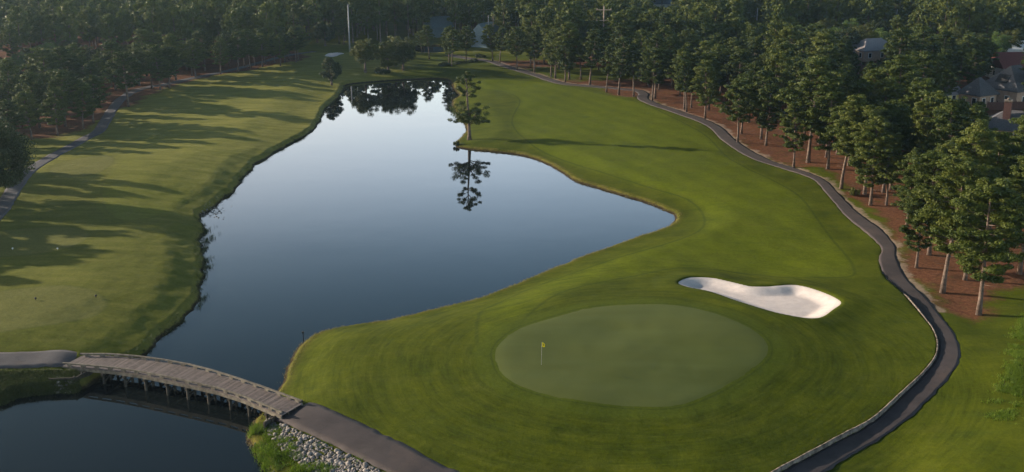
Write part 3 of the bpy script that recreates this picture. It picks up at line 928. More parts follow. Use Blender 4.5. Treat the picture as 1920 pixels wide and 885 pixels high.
# ------------------------------------------------------------------ single trees that can be told apart
near_right = [ # px, py of the foot, kind, height
 (1835,590,'nearpine0',1.0,'pine lowest in the picture on the red straw, right of the path bend'),
 (1767,549,'nearpine1',1.12,'tall pine with long low limbs reaching over the right cart path'),
 (1718,502,'nearpine2',.72,'small pine close beside the path kink'),
 (1809,525,'nearpine1',.92,'pine standing behind the gap between the two lowest pines on the right straw'),
 (1911,514,'nearpine0',.95,'pine at the right picture border, near the mown edge of the straw'),
 (1804,470,'nearpine2',.95,'pine well back behind the tall low-limbed pine on the right'),
 (1742,478,'nearpine1',.85,'pine with the lowest boughs, brushing the ground just right of the path kink'),(1700,425,'nearpine2',.80,None),(1785,425,'nearpine0',.95,None),(1662,385,'nearpine1',.72,None),
 (1853,452,'nearpine0',.98,None),(1900,440,'nearpine2',.98,None),(1745,440,'nearpine2',.85,None),
 (1632,385,'nearpine2',.86,'pine with a pale foot ahead of a cluster, just right of the straight path'),
 (1621,364,'nearpine1',.80,None),(1656,361,'nearpine0',.9,None),(1670,356,'nearpine2',.9,None),
 (1577,354,'pine2',.85,'slim pine beside the path where it turns sharply, first of the straight run'),
 (1552,317,'pine6',.85,None),(1515,305,'pine4',1.05,'tall pine with a forked pale limb at the edge of the right straw'),
 (1488,314,'pine3',.85,'small-crowned pine nearest the fairway above the straight run of path'),
 (1436,273,'pine1',.95,None),(1427,261,'pine0',.95,None),(1404,230,'pine5',.9,None),(1390,251,'pine2',.8,None),
 (1383,268,'pine4',.82,'pine with wide low boughs standing by the path bend below the fairway shadow tip'),
 (1445,234,'pine6',1.0,None),(1329,207,'pine3',1.0,None),
 (1322,222,'pine6',1.02,'full dark pine at the path edge in the middle of the right tree line'),
 (1296,202,'pine4',.95,None),(1287,210,'pine2',1.0,None),(1283,205,'pine0',1.0,None),
 (1228,185,'pine5',1.05,None),(1223,190,'pine4',1.0,'pine with a forked trunk standing inside the small hook of the cart path'),
 (1188,181,'pine2',.98,'third of three slim pines on the straw tongue that juts into the fairway'),
 (1160,178,'pine8',.95,'middle of three slim pines on the straw tongue that juts into the fairway'),
 (1137,173,'pine2',.95,'left of three slim pines on the straw tongue that juts into the fairway'),
 (1106,159,'pine8',1.0,'single pine on the straw strip with lawn showing behind its trunk'),
 (1089,149,'pine2',.85,None),(1067,149,'pine6',1.0,None),(1060,154,'pine3',.98,None),(1041,147,'pine0',.9,None),
 (1033,144,'pine5',.9,None),(1002,136,'pine7',.92,None),(995,127,'pine2',.95,None),
 (969,132,'pine4',1.0,'leftmost pine of the right tree line, beside the far start of the path')]
PINES = []   # (distance, kind, x, y, s, label, group)
placed = []
for (px, py, k, s, lab) in near_right:
    x, y, z = hit(px, py)
    placed.append((x, y))
    PINES.append([k, x, y, s, lab or 'pine tree in the front rank along the right-hand cart path', None if lab else 'front rank pines on the right'])
left_front = [(241,200,'pine4',1.05,'tall pine standing in front of the others where the left path enters the woods'),
 (175,230,'pine1',1.0,'pine with bare lower trunk left of the bluish path, third rank from the fairway'),
 (108,254,'pine6',.95,'nearest pine of the left wood with its foot on the sunlit lawn edge'),
 (156,242,'pine3',.85,None),(123,237,'pine7',.95,None),(301,169,'pine6',1.05,None),(318,166,'pine1',.98,'pine with low dark boughs at the left fairway edge, above the path mouth'),
 (217,169,'pine0',1.0,None),(285,166,'pine4',.95,None),(367,146,'pine1',1.0,None),(360,142,'pine6',1.0,None),(414,139,'pine3',1.0,None),
 (447,134,'pine0',.95,None),(430,125,'pine4',1,None),(459,125,'pine8',.95,None),(469,129,'pine7',.9,None),(478,122,'pine1',.95,None),
 (492,125,'pine4',.9,None),(497,120,'pine6',.95,None),(526,124,'pine5',.8,None),(515,118,'pine3',.9,None),(534,117,'pine1',.85,None),
 (555,117,'pine7',.92,None),(559,115,'pine4',.9,'last pine of the left tree line, nearest the far sand bunker'),(541,112,'pine3',.9,None),
 (60,262,'pine1',.95,None),(20,275,'pine6',.95,None),(75,240,'pine3',1.0,None),(262,160,'pine7',.98,None),(330,150,'pine3',1.0,None),(385,132,'pine7',1.0,None)]
for (px, py, k, s, lab) in left_front:
    x, y, z = hit(px, py); placed.append((x, y))
    PINES.append([k, x, y, s, lab or 'pine tree in the front rank of the left-hand wood', None if lab else 'front rank pines on the left'])
mid_pines = [(805,111,'pine2',.72,'small slim pine standing alone on the far lawn right of the oaks'),
 (791,100,'pine8',.72,'slim pine beside the far pond, behind the oaks'),
 (842,120,'pine5',.75,'left of the two pines rising from the shrub bed'),
 (847,124,'pine2',.75,'right of the two pines rising from the shrub bed'),
 (874,114,'pine4',.78,'broad flat-topped pine just right of the shrub bed'),
 (924,115,'pine8',.82,'left pine of the pair at the far end of the cart path'),
 (937,119,'pine2',.9,'right pine of the pair at the far end of the cart path'),
 (636,82,'pine8',.9,'bare-trunked pine left of the tall steel pole'),(645,84,'pine2',.9,'bare-trunked pine touching the tall steel pole')]
for (px, py, k, s, lab) in mid_pines:
    x, y, z = hit(px, py); placed.append((x, y)); PINES.append([k, x, y, s, lab, None])

_o = 'first second third fourth fifth sixth seventh eighth ninth tenth eleventh twelfth thirteenth fourteenth fifteenth sixteenth seventeenth eighteenth nineteenth'.split()
def ordinal(n):
    if n < 19: return _o[n]
    t, u = divmod(n+1, 10); tens = {2: 'twent', 3: 'thirt', 4: 'fort'}[t]
    return tens+'ieth' if u == 0 else tens+'y-'+_o[u-1]
for sl0, txt in ((PINES[:len(near_right)], '%s pine from the left end of the front rank along the right cart path'), (PINES[len(near_right):len(near_right)+len(left_front)], '%s pine from the left picture border in the front rank of the left wood')):
    for i_, p in enumerate(sorted(sl0, key=lambda p: P(p[1], p[2], 1)[0])):
        if p[5]: p[4] = txt % ordinal(i_)
# forest fill: feet on a jittered grid inside the wooded land
def in_px_poly(px, py, poly):
    inside = False; n = len(poly)
    for i in range(n):
        x0, y0 = poly[i]; x1, y1 = poly[(i+1) % n]
        if (y0 > py) != (y1 > py) and px < (x1-x0)*(py-y0)/(y1-y0)+x0: inside = not inside
    return inside
wood_right = to_world(np.array([(985,118),(1060,132),(1130,140),(1230,168),(1300,188),(1400,215),(1470,245),(1530,290),(1620,335),(1700,350),(1760,420),(1830,445),(1950,470),(2600,500),(2600,60),(1900,40),(1400,45),(1150,75),(1000,95)], float), 1.2)
wood_left = to_world(np.array([(560,108),(500,113),(430,122),(360,136),(300,155),(250,165),(205,180),(160,215),(100,230),(40,245),(-40,262),(-160,320),(-420,420),(-900,520),(-1500,520),(-1500,90),(-400,75),(250,62),(450,75)], float), 1.2)
houses_keep = [ # picture boxes that must stay clear of nearer trees, with distance of the thing
 (1127,14,1133,64),(1414,18,1420,38),(1675,20,1681,32),(0,30,8,52),(1856,128,1930,196),(1806,146,1856,186),(1866,100,1925,136),(1602,82,1672,104),(1890,76,1925,100),(1864,204,1925,256),(900,52,926,70),(1228,0,1262,14),(1762,166,1800,180)]
keep_d = [318,425,445,390,262,262,300,380,330,205,470,640,270]
def crown_box(x, y, z, h, w):
    a = P(x-w, y, z+h*.35); b = P(x+w, y, z+h)
    return min(a[0], b[0]), b[1], max(a[0], b[0]), a[1]
def clear(x, y, z, h, w):
    bx = crown_box(x, y, z, h, w)
    for (x0, y0, x1, y1), d in zip(houses_keep, keep_d):
        if y < d+6 and bx[0] < x1-2 and bx[2] > x0+2 and bx[1] < y1-4 and bx[3] > y0: return False
    return True
cand = []
frng = np.random.default_rng(21)
def fill(poly, step, y0, y1, tagname):
    mn = poly.min(0); mx = poly.max(0)
    xs = np.arange(mn[0], mx[0], step); ys = np.arange(max(mn[1], y0), min(mx[1], y1), step)
    XX, YY2 = np.meshgrid(xs, ys); XX = XX.ravel()+frng.uniform(-.46, .46, XX.size)*step; YY2 = YY2.ravel()+frng.uniform(-.46, .46, YY2.size)*step
    ok = sdist(XX, YY2, poly, 5) < 0
    return [(float(a), float(b), tagname) for a, b in zip(XX[ok], YY2[ok])]
cand += fill(wood_right, 6.0, 90, 470, 'right')
cand += fill(wood_left, 7.0, 120, 470, 'left')
# far woods across the top
far_poly = to_world(np.array([(-900,85),(-100,60),(200,58),(430,70),(520,88),(590,84),(660,82),(740,84),(860,78),(960,90),(1000,92),(1150,72),(1400,40),(2600,30),(2900,-40),(-1400,-40)], float), 1.2)
cand += fill(far_poly, 8.0, 300, 640, 'far')
pl = np.array(placed)
keep = []
ptmp = np.array([(c[0], c[1]) for c in cand])
pdv = np.full(len(ptmp), 20.)
for p in path_polys: pdv = np.minimum(pdv, sdist(ptmp[:, 0], ptmp[:, 1], p, 20))
zc = height(ptmp[:, 0], ptmp[:, 1])
wdv = sdist(ptmp[:, 0], ptmp[:, 1], water_poly, 20); wdv = np.minimum(wdv, sdist(ptmp[:, 0], ptmp[:, 1], farpond_poly, 20))
kept = []
for (x, y, tg), d, z, w_ in zip(cand, pdv, zc, wdv):
    if d < 2.2 or w_ < 3: continue
    if np.min(np.hypot(pl[:, 0]-x, pl[:, 1]-y)) < 4.0: continue
    if kept and min((x-q[0])**2+(y-q[1])**2 for q in kept[-260:]) < 12: continue
    px, py = P(x, y, z+9)
    s = frng.uniform(.82, 1.12)
    if tg == 'far': s *= 1.1
    s *= float(frng.choice([1, 1, .9, .8]))
    for m_ in (1, .86, .72, .6, .5):
        if clear(x, y, z, 16*s*m_, 2.6*m_): break
    else: continue
    s *= m_
    kept.append((x, y, z, tg, px, py, s))
vis = [k for k in kept if -60 < k[4] < 1980 and k[5] > -60]
off = [k for k in kept if not (-60 < k[4] < 1980 and k[5] > -60)]
print('forest candidates', len(kept), 'in view', len(vis))
vis.sort(key=lambda k: k[1])
def is_broad(x, y):
    return vnoise(np.array([x]), np.array([y]), 45, 6)[0] > .42
n_ind = 300-len(PINES)
ind = []; farset = []
for k in vis:
    if is_broad(k[0], k[1]) and k[3] != 'far': ind.append(('b', k))
    elif n_ind > 0 and k[3] != 'far': ind.append(('p', k)); n_ind -= 1
    else: farset.append(k)
# outside the frame on the left: the trees whose shadows fall over the left fairway
shade = [k[:6]+(k[6]*.72,) for k in off if k[3] == 'left' and k[4] > -1500 and k[0] > -165 and k[1] > 95]
for (px, py) in [(-330,352),(-420,360),(-300,372),(-460,378),(-380,388),(-520,395),(-400,412),(-480,425),(-560,435),(-430,440),(-600,452),(-520,466),(-450,476),(-640,478),(-500,402),(-420,432),(-540,446),(-480,458),(-380,420),(-590,415),(-90,326),(-180,335),(-250,322)]:
    xx, yy_ = G(px, py, 1.5); zz_ = gz(float(xx), float(yy_)); shade.append((float(xx), float(yy_), zz_, 'left', px, py, frng.uniform(.7, 1.0)))
print('individual', len(ind), 'far', len(farset), 'shade', len(shade))
for typ, (x, y, z, tg, px, py, s) in ind:
    if typ == 'p':
        PINES.append(['pine%d' % frng.integers(NP), x, y, s,
            'pine tree crowded into the wood right of the cart path' if tg == 'right' else 'pine tree crowded into the hazy wood left of the fairway',
            'pines inside the right wood' if tg == 'right' else 'pines inside the left wood'])
    else:
        k = int(frng.integers(4))
        plant('broad%d' % k, 'broadleaf_tree', x, y,
              'round leafy tree growing among the pines of the %s wood' % tg, 'tree', 'leafy trees inside the %s wood' % tg, s=s*(.62 if tg == 'left' else .8), wide=1.25 if tg == 'left' else 1.1)
for k, x, y, s, lab, grp in PINES:
    wd_ = 1.12*random.uniform(.9, 1.12)
    s *= random.uniform(.82, 1.1)
    if x < -25 and y > 150: s *= .70; wd_ = 1.38
    elif y > 190 and not (s < .7): s *= .86; wd_ = 1.2
    plant(k, 'pine_tree', x, y, lab, 'tree', grp, s=s, wide=wd_)

# far wood as one mass
def far_mass(name, items, label, seed, per=14, size=.75, nb=20):
    vv = []; tt = []; tv = []; tf = []; 
    vars_ = []
    for i in range(6):
        mb, lv, tint = pine_data(seed+i, 16, 3.6, .36, nb, per, size)
        V = np.array(mb.v); F = mb.f
        # keep trunk only (first tube) as quads
        nq = 7*8
        vars_.append((V[:64], [f for f in F[:nq]], lv, tint))
    for i in range(2):
        mb, lv, tint = round_data(seed+50+i, 14, 5., .15, 45, 30, .8)
        V = np.array(mb.v); vars_.append((V[:64], mb.f[:56], lv, tint))
    base = 0; fr = np.random.default_rng(seed)
    leaves = []; lt = []; tvs = []; tfs = []
    for (x, y, z, tg, px, py, s) in items:
        i = int(fr.integers(6)) if not is_broad(x, y) else 6+int(fr.integers(2))
        V, F, lv, tint = vars_[i]; a = fr.uniform(0, 6.28); ca, sa = math.cos(a), math.sin(a)
        R = np.array([[ca, -sa, 0], [sa, ca, 0], [0, 0, 1]])
        leaves.append((lv*s)@R.T+np.array([x, y, z])); lt.append(np.clip(tint*.6+fr.random()*.5, 0, 1.3))
        tvs.append((V*s)@R.T+np.array([x, y, z])); tfs.append(np.array(F)+base); base += len(V)
    lv = np.concatenate(leaves); lt = np.concatenate(lt); tv = np.concatenate(tvs); tf = np.concatenate(tfs)
    # triangles for the leaves; trunks as pairs of triangles so that one index array serves
    tri = np.concatenate([tf[:, [0, 1, 2]], tf[:, [0, 2, 3]]])
    lf = np.arange(len(lv)).reshape(-1, 3)+len(tv)
    V = np.concatenate([tv, lv]); Fc = np.concatenate([tri, lf])
    mi = np.concatenate([np.ones(len(tri)), np.zeros(len(lf))])
    o = mesh_obj(name, V, Fc, None, mats=[M['pine'], M['bark']], midx=mi, attrs={'tint': np.concatenate([np.zeros(len(tv)), lt])})
    tag(o, label, 'woodland', kind='stuff'); return o
far_mass('woodland', farset, 'far-off mass of hazy pine and leafy woodland along the top of the picture', 500, 30, .5, 26)
if shade: far_mass('woodland', shade, 'pine woodland continuing past the left border of the picture', 600, 60, .38, 30)

# round tree, oaks, cypress, dark border tree
make_proto('roundtree', round_data(11, 7.6, 3.1, .10, 80, 230, .20, 'egg', .22), M['dark'], M['bark'])
x, y, z = hit(622, 160); plant('roundtree', 'round_tree', x, y, 'dark egg-shaped tree standing alone at the far left end of the pond', s=1.0, rz=1)
for i, (px, py, R_, h_, lab) in enumerate([(685,134,4.3,9.3,'leftmost oak of the waterside group, with a clear short trunk'),
        (728,133,3.6,9.0,'middle oak of the waterside group, its low boughs almost touching the ground'),
        (756,131,4.6,9.8,'rightmost oak of the waterside group, broadest and highest crown'),
        (742,124,3.6,9.2,'oak half hidden behind the others of the waterside group')]):
    make_proto('oak%d' % i, round_data(20+i, h_, R_, [.22, .05, .16, .1][i], 75, 200, .24, 'round', .28), M['oak'], M['bark'])
    x, y, z = hit(px, py); plant('oak%d' % i, 'oak_tree', x, y, lab, s=1.0, rz=i)
make_proto('roundoak', round_data(31, 8.5, 4.3, .18, 60, 140, .30), M['dark'], M['bark'])
x, y, z = hit(610, 86); plant('roundoak', 'round_tree', x, y, 'round dark tree on the bright far lawn left of the steel pole')
for (px, py, s, lab) in [(352,62,1.35,'big hazy leafy tree rising above the left pines'), (437,58,1.35,'big hazy leafy tree at the right of the left wood, near its top'), (395,66,1.05,'smaller hazy leafy tree between the two big ones')]:
    x, y, z = hit(px, py); plant('broad1', 'broadleaf_tree', x, y, lab, s=s)
for (px, py, s, k, lab) in [(1395,118,1.0,'broad0','yellow-green leafy tree amid the dark right wood'), (1745,145,1.05,'broad0','large pale green leafy tree behind the grey hip-roofed house'),
        (1690,140,1.0,'broad1','olive leafy tree left of the large pale green one'), (1868,118,.85,'broad0','bright green leafy tree left of the maroon roof'),
        (1780,118,1.0,'broad2','leafy tree behind the large pale green one on the right')]:
    x, y, z = hit(px, py); plant(k, 'broadleaf_tree', x, y, lab, s=s)
make_proto('borderoak', round_data(33, 13.8, 6.8, .06, 150, 260, .26, 'round', .5), M['dark'], M['bark'])
x, y, z = hit(-14, 378); plant('borderoak', 'oak_tree', x, y, 'big dark oak at the left picture border beside the cart path')

def cypress():
    r = np.random.default_rng(77); h = 13.3
    mb = MB(); pts = [(0, 0, -.3), (.02, 0, 1), (-.05, 0, 3), (-.15, .05, 5.5), (-.3, 0, 8), (-.35, 0, 10.5), (-.45, 0, 12.8)]
    mb.tube(pts, [.55, .33, .27, .22, .17, .11, .04], 9)
    C = []; Rd = []
    # limbs: angle in the picture plane (x), depth y, start z, tip x,y,z
    limbs = [(3.2, 3.2, -.6, 4.6, 1.0), (3.6, 3.0, .8, 6.2, 1.0), (3.0, 2.2, .3, 5.6, .9), (4.6, 2.0, -1, 7.1, .75), (3.4, -2.9, .3, 5.0, 1.), (3.8, -3.0, -.8, 6.0, 1.), (4.4, -2.0, 1.2, 6.9, .8), (3.2, -1.8, -1.2, 4.2, .8),
             (3.6, .4, 2.4, 5.4, .9), (3.8, -.3, -2.3, 5.3, .9), (4.8, -1.6, -.6, 7.4, .65), (9.0, 2.2, .3, 10.0, .6), (9.4, -2.3, 0, 10.4, .6), (10., 1.7, -.8, 11.4, .65), (10.2, -1.9, .7, 11.8, .65), (10.6, 1.1, .9, 12.4, .65), (10.8, -.9, -.8, 12.6, .65),
             (11.5, -.3, .3, 13.0, .7), (8.4, -1.2, 1.0, 9.3, .5), (8.6, 1.0, -1.2, 8.9, .45), (3.0, 3.6, .2, 3.8, .7), (3.3, -3.4, .2, 4.1, .7)]
    for z0, tx, ty, tz, s in limbs:
        p0 = at_trunk(pts, h, z0); tip = (tx, ty, tz)
        mid = ((p0[0]+tx)/2, (p0[1]+ty)/2, (p0[2]+tz)/2+.15)
        mb.tube([p0, mid, tip], [.10, .06, .02], 5)
        for k in range(4):
            q = 1-.17*k; c = np.array(p0)*(1-q)+np.array(tip)*q+r.normal(size=3)*np.array([.3, .3, .25])
            w = s*r.uniform(.7, 1.1)
            C.append(c); Rd.append((w, w, w*.55))
    lv, tint = leaf_tris(C, Rd, np.full(len(C), 170), .15, r, 1.6, .2)
    make_proto('cypress', (mb, lv, tint), M['pine'], M['bark'])
cypress()
x, y, z = hit(880, 262)
plant('cypress', 'cypress_tree', x, y, 'lone tall cypress with two tiers of foliage on the grassy point in the pond', rz=0, z=z, s=1.0)

# shrubs
def shrub_data(seed, R, h, ncl, per, size):
    r = np.random.default_rng(seed); mb = MB(); C = []; Rd = []
    for i in range(ncl):
        a = r.uniform(0, 6.28); q = R*r.random()**.5*.8; c = np.array([math.cos(a)*q, math.sin(a)*q, h*.5*r.uniform(.6, 1.1)])
        C.append(c); s = R*r.uniform(.28, .42); Rd.append((s, s, h*.42))
        mb.tube([(0, 0, -.1), tuple(c)], [.03, .01], 4)
    lv, tint = leaf_tris(C, Rd, np.full(ncl, per), size, r, 1.3, .3)
    return mb, lv, tint
make_proto('shrub', shrub_data(5, .75, 1.1, 8, 180, .13), M['oak'], M['bark'])
make_proto('bigshrub', shrub_data(6, 1.6, 1.6, 14, 160, .2), M['dark'], M['bark'])
x, y, z = hit(1602, 366); plant('shrub', 'bush', x, y, 'low green shrub on the red straw beside the straight run of path', 'bush', z=z, s=1.1)
x, y, z = hit(856, 272); plant('shrub', 'bush', x, y, 'small round bush at the very tip of the grassy point', 'bush', z=z, s=.9)
for (px, py) in [(828,124),(833,121),(838,123),(855,121),(862,119),(871,118),(882,117),(889,116)]:
    x, y, z = hit(px, py); plant('bigshrub', 'bush', x, y, 'low dark shrub in the mulch bed under the far pines', 'bush', 'shrubs in the far mulch bed', z=z, s=random.uniform(.5, .8))
for (px, py, s) in [(905,108,.7),(896,107,.8),(712,134,1.),(722,136,.9)]:
    x, y, z = hit(px, py); plant('bigshrub', 'bush', x, y, 'dark shrub beneath the far trees on the lawn edge', 'bush', 'shrubs beneath the far trees', z=z, s=s)

# ------------------------------------------------------------------ grass tufts and stones
def blades(name, pts, hgt, wid, mat, label, r, lean=.5, per=6, spread=.12):
    n = len(pts)*per
    base = np.repeat(np.asarray(pts), per, 0)+np.c_[r.normal(size=(n, 2))*spread, np.zeros(n)]
    H = (np.repeat(np.asarray(hgt)*np.ones(len(pts)), per)*(r.uniform(.5, 1.15, n)))[:, None]
    a = r.uniform(0, 6.28, n); s = np.c_[np.cos(a), np.sin(a), np.zeros(n)]*wid*.5
    le = np.c_[r.normal(size=(n, 2))*lean, np.ones(n)]*H
    V = np.stack([base-s, base+s, base+le], 1).reshape(-1, 3)
    tint = np.repeat(np.repeat(r.random(len(pts))*.7, per)+r.random(n)*.3, 3)
    o = mesh_obj(name, V, np.arange(n*3).reshape(-1, 3), mat, attrs={'tint': tint})
    tag(o, label, 'grass', kind='stuff'); return o
def along(line, per_m, r, off0, off1, normal_sign=1):
    d = np.r_[0, np.cumsum(np.linalg.norm(np.diff(line, axis=0), axis=1))]
    n = int(d[-1]*per_m); t = r.uniform(0, d[-1], n)
    x = np.interp(t, d, line[:, 0]); y = np.interp(t, d, line[:, 1])
    tx = np.gradient(line[:, 0]); ty = np.gradient(line[:, 1]); L = np.hypot(tx, ty); nx_, ny_ = -ty/L, tx/L
    o = r.uniform(off0, off1, n)*normal_sign
    return x+np.interp(t, d, nx_)*o, y+np.interp(t, d, ny_)*o
gr = np.random.default_rng(9)
near_r = right_line[right_line[:, 1] < 330]
x, y = along(near_r, 14, gr, -.4, .9)
ff = fields(x, y); z = height(x, y, ff); ok = (z > -.05) & (ff['wd'] < 1.1) & (vnoise(x, y, 2.5, 5) > -.45) & (ff['pd'] > .3)
blades('shore_grass', np.c_[x, y, z][ok], .16, .05, M['reed'], 'dry golden fringe of grass along the right shore of the pond', gr, .7, 4)
near_l = lb[lb[:, 1] < 330]
x, y = along(near_l, 14, gr, -.9, .9)
ff = fields(x, y); z = height(x, y, ff); ok = (z > -.05) & (ff['wd'] < 1.3) & (vnoise(x, y, 2.5, 5) > -.3)
blades('bank_grass', np.c_[x, y, z][ok], .30, .05, M['bankgrass'], 'dark rough grass hanging over the steep left bank', gr, .8, 5)
# reeds poking out of the water at the left bank
pp = []
for (px, py, n, sp) in [(388,436,90,1.0),(392,452,70,.9),(386,470,50,.7),(390,490,36,.7),(392,503,30,.5),(386,515,20,.5),(384,561,16,.4),(378,575,14,.4)]:
    cx, cy = G(px-4, py, 0)
    for _ in range(n): pp.append((cx+gr.normal()*sp*.35, cy+gr.normal()*sp*1.3, -.05))
blades('reeds', pp, .5, .05, M['bankgrass'], 'dark reeds growing out of the water at the left bank', gr, .45, 4)
# left lower bank, rough dark grass
pts = []
for _ in range(9000):
    px = gr.uniform(-20, 150); py = gr.uniform(688, 765); x, y = G(px, py, .5); pts.append((x, y))
pts = np.array(pts); ff = fields(pts[:, 0], pts[:, 1]); z = height(pts[:, 0], pts[:, 1], ff)
ok = (ff['wd'] > -.1) & (ff['pd'] > .6) & (ff['wd'] < 5)
blades('bank_grass', np.c_[pts, z][ok], .34, .06, M['bankgrass'], 'rough dark grass on the lower bank left of the bridge', gr, .6, 5)
# bright strip of tall grass on the right
strip = to_world(spline([(1935,600),(1915,650),(1905,700),(1893,735),(1878,765),(1868,790)], 6), .9)
x, y = along(strip, 230, gr, -.7, 1.0); x = x+gr.normal(size=len(x))*.35; y = y+gr.normal(size=len(y))*.5; w = vnoise(x, y, 1.1, 3)*.7+vnoise(x, y, 3.2, 5)*.6-gr.random(len(x))*.4 > -.35; x = x[w]; y = y[w]
z = height(x, y)
blades('tall_grass', np.c_[x, y, z], .22, .045, M['weed'], 'bright strip of unmown grass on the right rough', gr, .45, 4, .1)

# riprap
def rock(r):
    import itertools
    V = np.array(list(itertools.product((-1, 1), repeat=3)), float)
    return V
ico = None
def ico_pts():
    t = (1+5**.5)/2
    v = np.array([(-1,t,0),(1,t,0),(-1,-t,0),(1,-t,0),(0,-1,t),(0,1,t),(0,-1,-t),(0,1,-t),(t,0,-1),(t,0,1),(-t,0,-1),(-t,0,1)], float)
    v /= np.linalg.norm(v[0])
    f_ = np.array([(0,11,5),(0,5,1),(0,1,7),(0,7,10),(0,10,11),(1,5,9),(5,11,4),(11,10,2),(10,7,6),(7,1,8),(3,9,4),(3,4,2),(3,2,6),(3,6,8),(3,8,9),(4,9,5),(2,4,11),(6,2,10),(8,6,7),(9,8,1)])
    return v, f_
IV, IF = ico_pts()
def stones(name, pts, smin, smax, mat, label, r):
    n = len(pts)
    s = r.uniform(smin, smax, n)*(1+.7*(r.random(n) > .85))
    V = np.empty((n, 12, 3))
    for i in range(n):
        q = IV*r.uniform(.72, 1.25, (12, 1))*s[i]*np.array([r.uniform(.8, 1.3), r.uniform(.7, 1.1), r.uniform(.45, .8)])
        a = r.uniform(0, 6.28); b = r.normal()*.35
        Rz = np.array([[math.cos(a), -math.sin(a), 0], [math.sin(a), math.cos(a), 0], [0, 0, 1]])
        Rx = np.array([[1, 0, 0], [0, math.cos(b), -math.sin(b)], [0, math.sin(b), math.cos(b)]])
        V[i] = q@(Rz@Rx).T+pts[i]
    F = (IF[None]+np.arange(n)[:, None, None]*12).reshape(-1, 3)
    o = mesh_obj(name, V.reshape(-1, 3), F, mat, attrs={'tint': np.repeat(r.random(n), 12)})
    tag(o, label, 'stones', kind='stuff'); return o
def make_stone_mat():
    m, n, b = new_mat('riprap_stone')
    t = attr(n, 'tint'); f_ = noise(n, 4, 4, .7, vec=ground_pos(n))
    c = mix(n, t, (.10, .092, .085), (.28, .255, .24)); c = mix(n, maprange(n, f_, .4, .7, .0, .5), c, (.09, .08, .07))
    n.links.new(c, b.inputs['Base Color']); b.inputs['Roughness'].default_value = .9
    return m
M['riprap'] = make_stone_mat()
rip_px = [(503,768),(530,776),(580,803),(633,829),(700,862),(760,892),(830,930),(640,935),(600,885),(560,862),(530,838),(510,815),(492,795)]
rip_poly = to_world(np.array(rip_px, float), .9)
def pts_in(poly, n, r):
    mn = poly.min(0); mx = poly.max(0); p = r.uniform(mn, mx, (n, 2)); return p[sdist(p[:, 0], p[:, 1], poly, 5) < 0]
q = pts_in(rip_poly, 9000, gr); ff = fields(q[:, 0], q[:, 1]); ok = (ff['pd'] > .15) & (ff['wd'] > -.3)
q = q[ok]; z = height(q[:, 0], q[:, 1])+.02
stones('riprap_stones', np.c_[q, z], .05, .17, M['riprap'], 'pale broken stones covering the bank beside the bridge path', gr)
weed_px = [(478,788),(500,775),(520,800),(560,850),(600,872),(640,892),(650,935),(520,935),(500,885),(482,850),(464,826),(468,806)]
weed_poly = to_world(np.array(weed_px, float), .5)
q = pts_in(weed_poly, 6500, gr); ff = fields(q[:, 0], q[:, 1]); ok = (ff['wd'] > -.15) & (vnoise(q[:, 0], q[:, 1], 1.1, 4) > -.05)
q = q[ok]; z = height(q[:, 0], q[:, 1]); hh = .28+.25*(vnoise(q[:, 0], q[:, 1], 1.7, 6)+.5)
blades('weeds', np.c_[q, z], np.clip(hh, .12, .6), .05, M['weed'], 'bright green weeds between the stones and the lower pond', gr, .5, 5)
q = pts_in(rip_poly, 3200, gr); ok = (vnoise(q[:, 0], q[:, 1], 1.3, 7) > .12); q = q[ok]; z = height(q[:, 0], q[:, 1])
blades('riprap_grass', np.c_[q, z], .25, .045, M['weed'], 'green tufts growing up through the pale stones', gr, .5, 5)
# dark stones at the water below, and the left abutment rubble
q = pts_in(to_world(np.array([(462,822),(478,835),(505,870),(520,900),(500,905),(476,860),(455,832)], float), 0), 500, gr); z = height(q[:, 0], q[:, 1])
stones('waterline_stones', np.c_[q, np.maximum(z, -.05)], .05, .12, M['pile'], 'dark stones at the waterline below the weeds', gr)
q = pts_in(to_world(np.array([(100,686),(134,686),(140,730),(98,728)], float), .8), 500, gr); ff = fields(q[:, 0], q[:, 1]); ok = (ff['pd'] > .4) & (ff['wd'] > 0)
q = q[ok]; z = height(q[:, 0], q[:, 1])
stones('abutment_stones', np.c_[q, z], .08, .16, M['riprap'], 'grey stones packed beside the left bridge abutment', gr)
# sandy spit on the left bank
cx, cy = G(402, 398, 0)
q = np.array([(cx+gr.normal()*.9, cy+gr.normal()*1.6) for _ in range(160)]); z = height(q[:, 0], q[:, 1])
stones('shore_pebbles', np.c_[q, np.maximum(z, -.02)], .05, .12, M['riprap'], 'patch of pale pebbles in the notch of the left bank', gr)

# ------------------------------------------------------------------ course furniture
x, y, z = hit(1015, 686); z = float(raw_height([x], [y])[0])+.012
fl = empty('golf_flag', (x, y, z), 0, 1.12); tag(fl, 'yellow golf flag with a dark emblem on a thin pale stick in the putting green', 'flag')
mb = MB(); mb.tube([(0, 0, -.1), (.03, 0, 2.05)], [.012, .008], 8); mb.build('flagstick', M['steel'], fl, True)
mb = MB(); mb.tube([(0, 0, -.1), (0, 0, .004)], [.054, .054], 14); mb.build('cup', M['black'], fl, True)
V = []; Fq = []; nxs, nzs = 10, 6
for side in (0, 1):
    for i in range(nxs+1):
        for k in range(nzs+1):
            u = i/nxs; v = k/nzs
            wx = .035+.30*u-.06*u*u; wz = 2.03-.42*v*(1-.35*u)-.16*u
            V.append((wx, .05*math.sin(u*5+v*2)*u+(.004 if side else -.004), wz))
for side in (0, 1):
    o0 = side*(nxs+1)*(nzs+1)
    for i in range(nxs):
        for k in range(nzs):
            a = o0+i*(nzs+1)+k; qd = (a, a+1, a+nzs+2, a+nzs+1); Fq.append(qd if side else qd[::-1])
cloth = mesh_obj('flag_cloth', V, Fq, M['flagyellow'], fl, True)
mb = MB(); vs = []
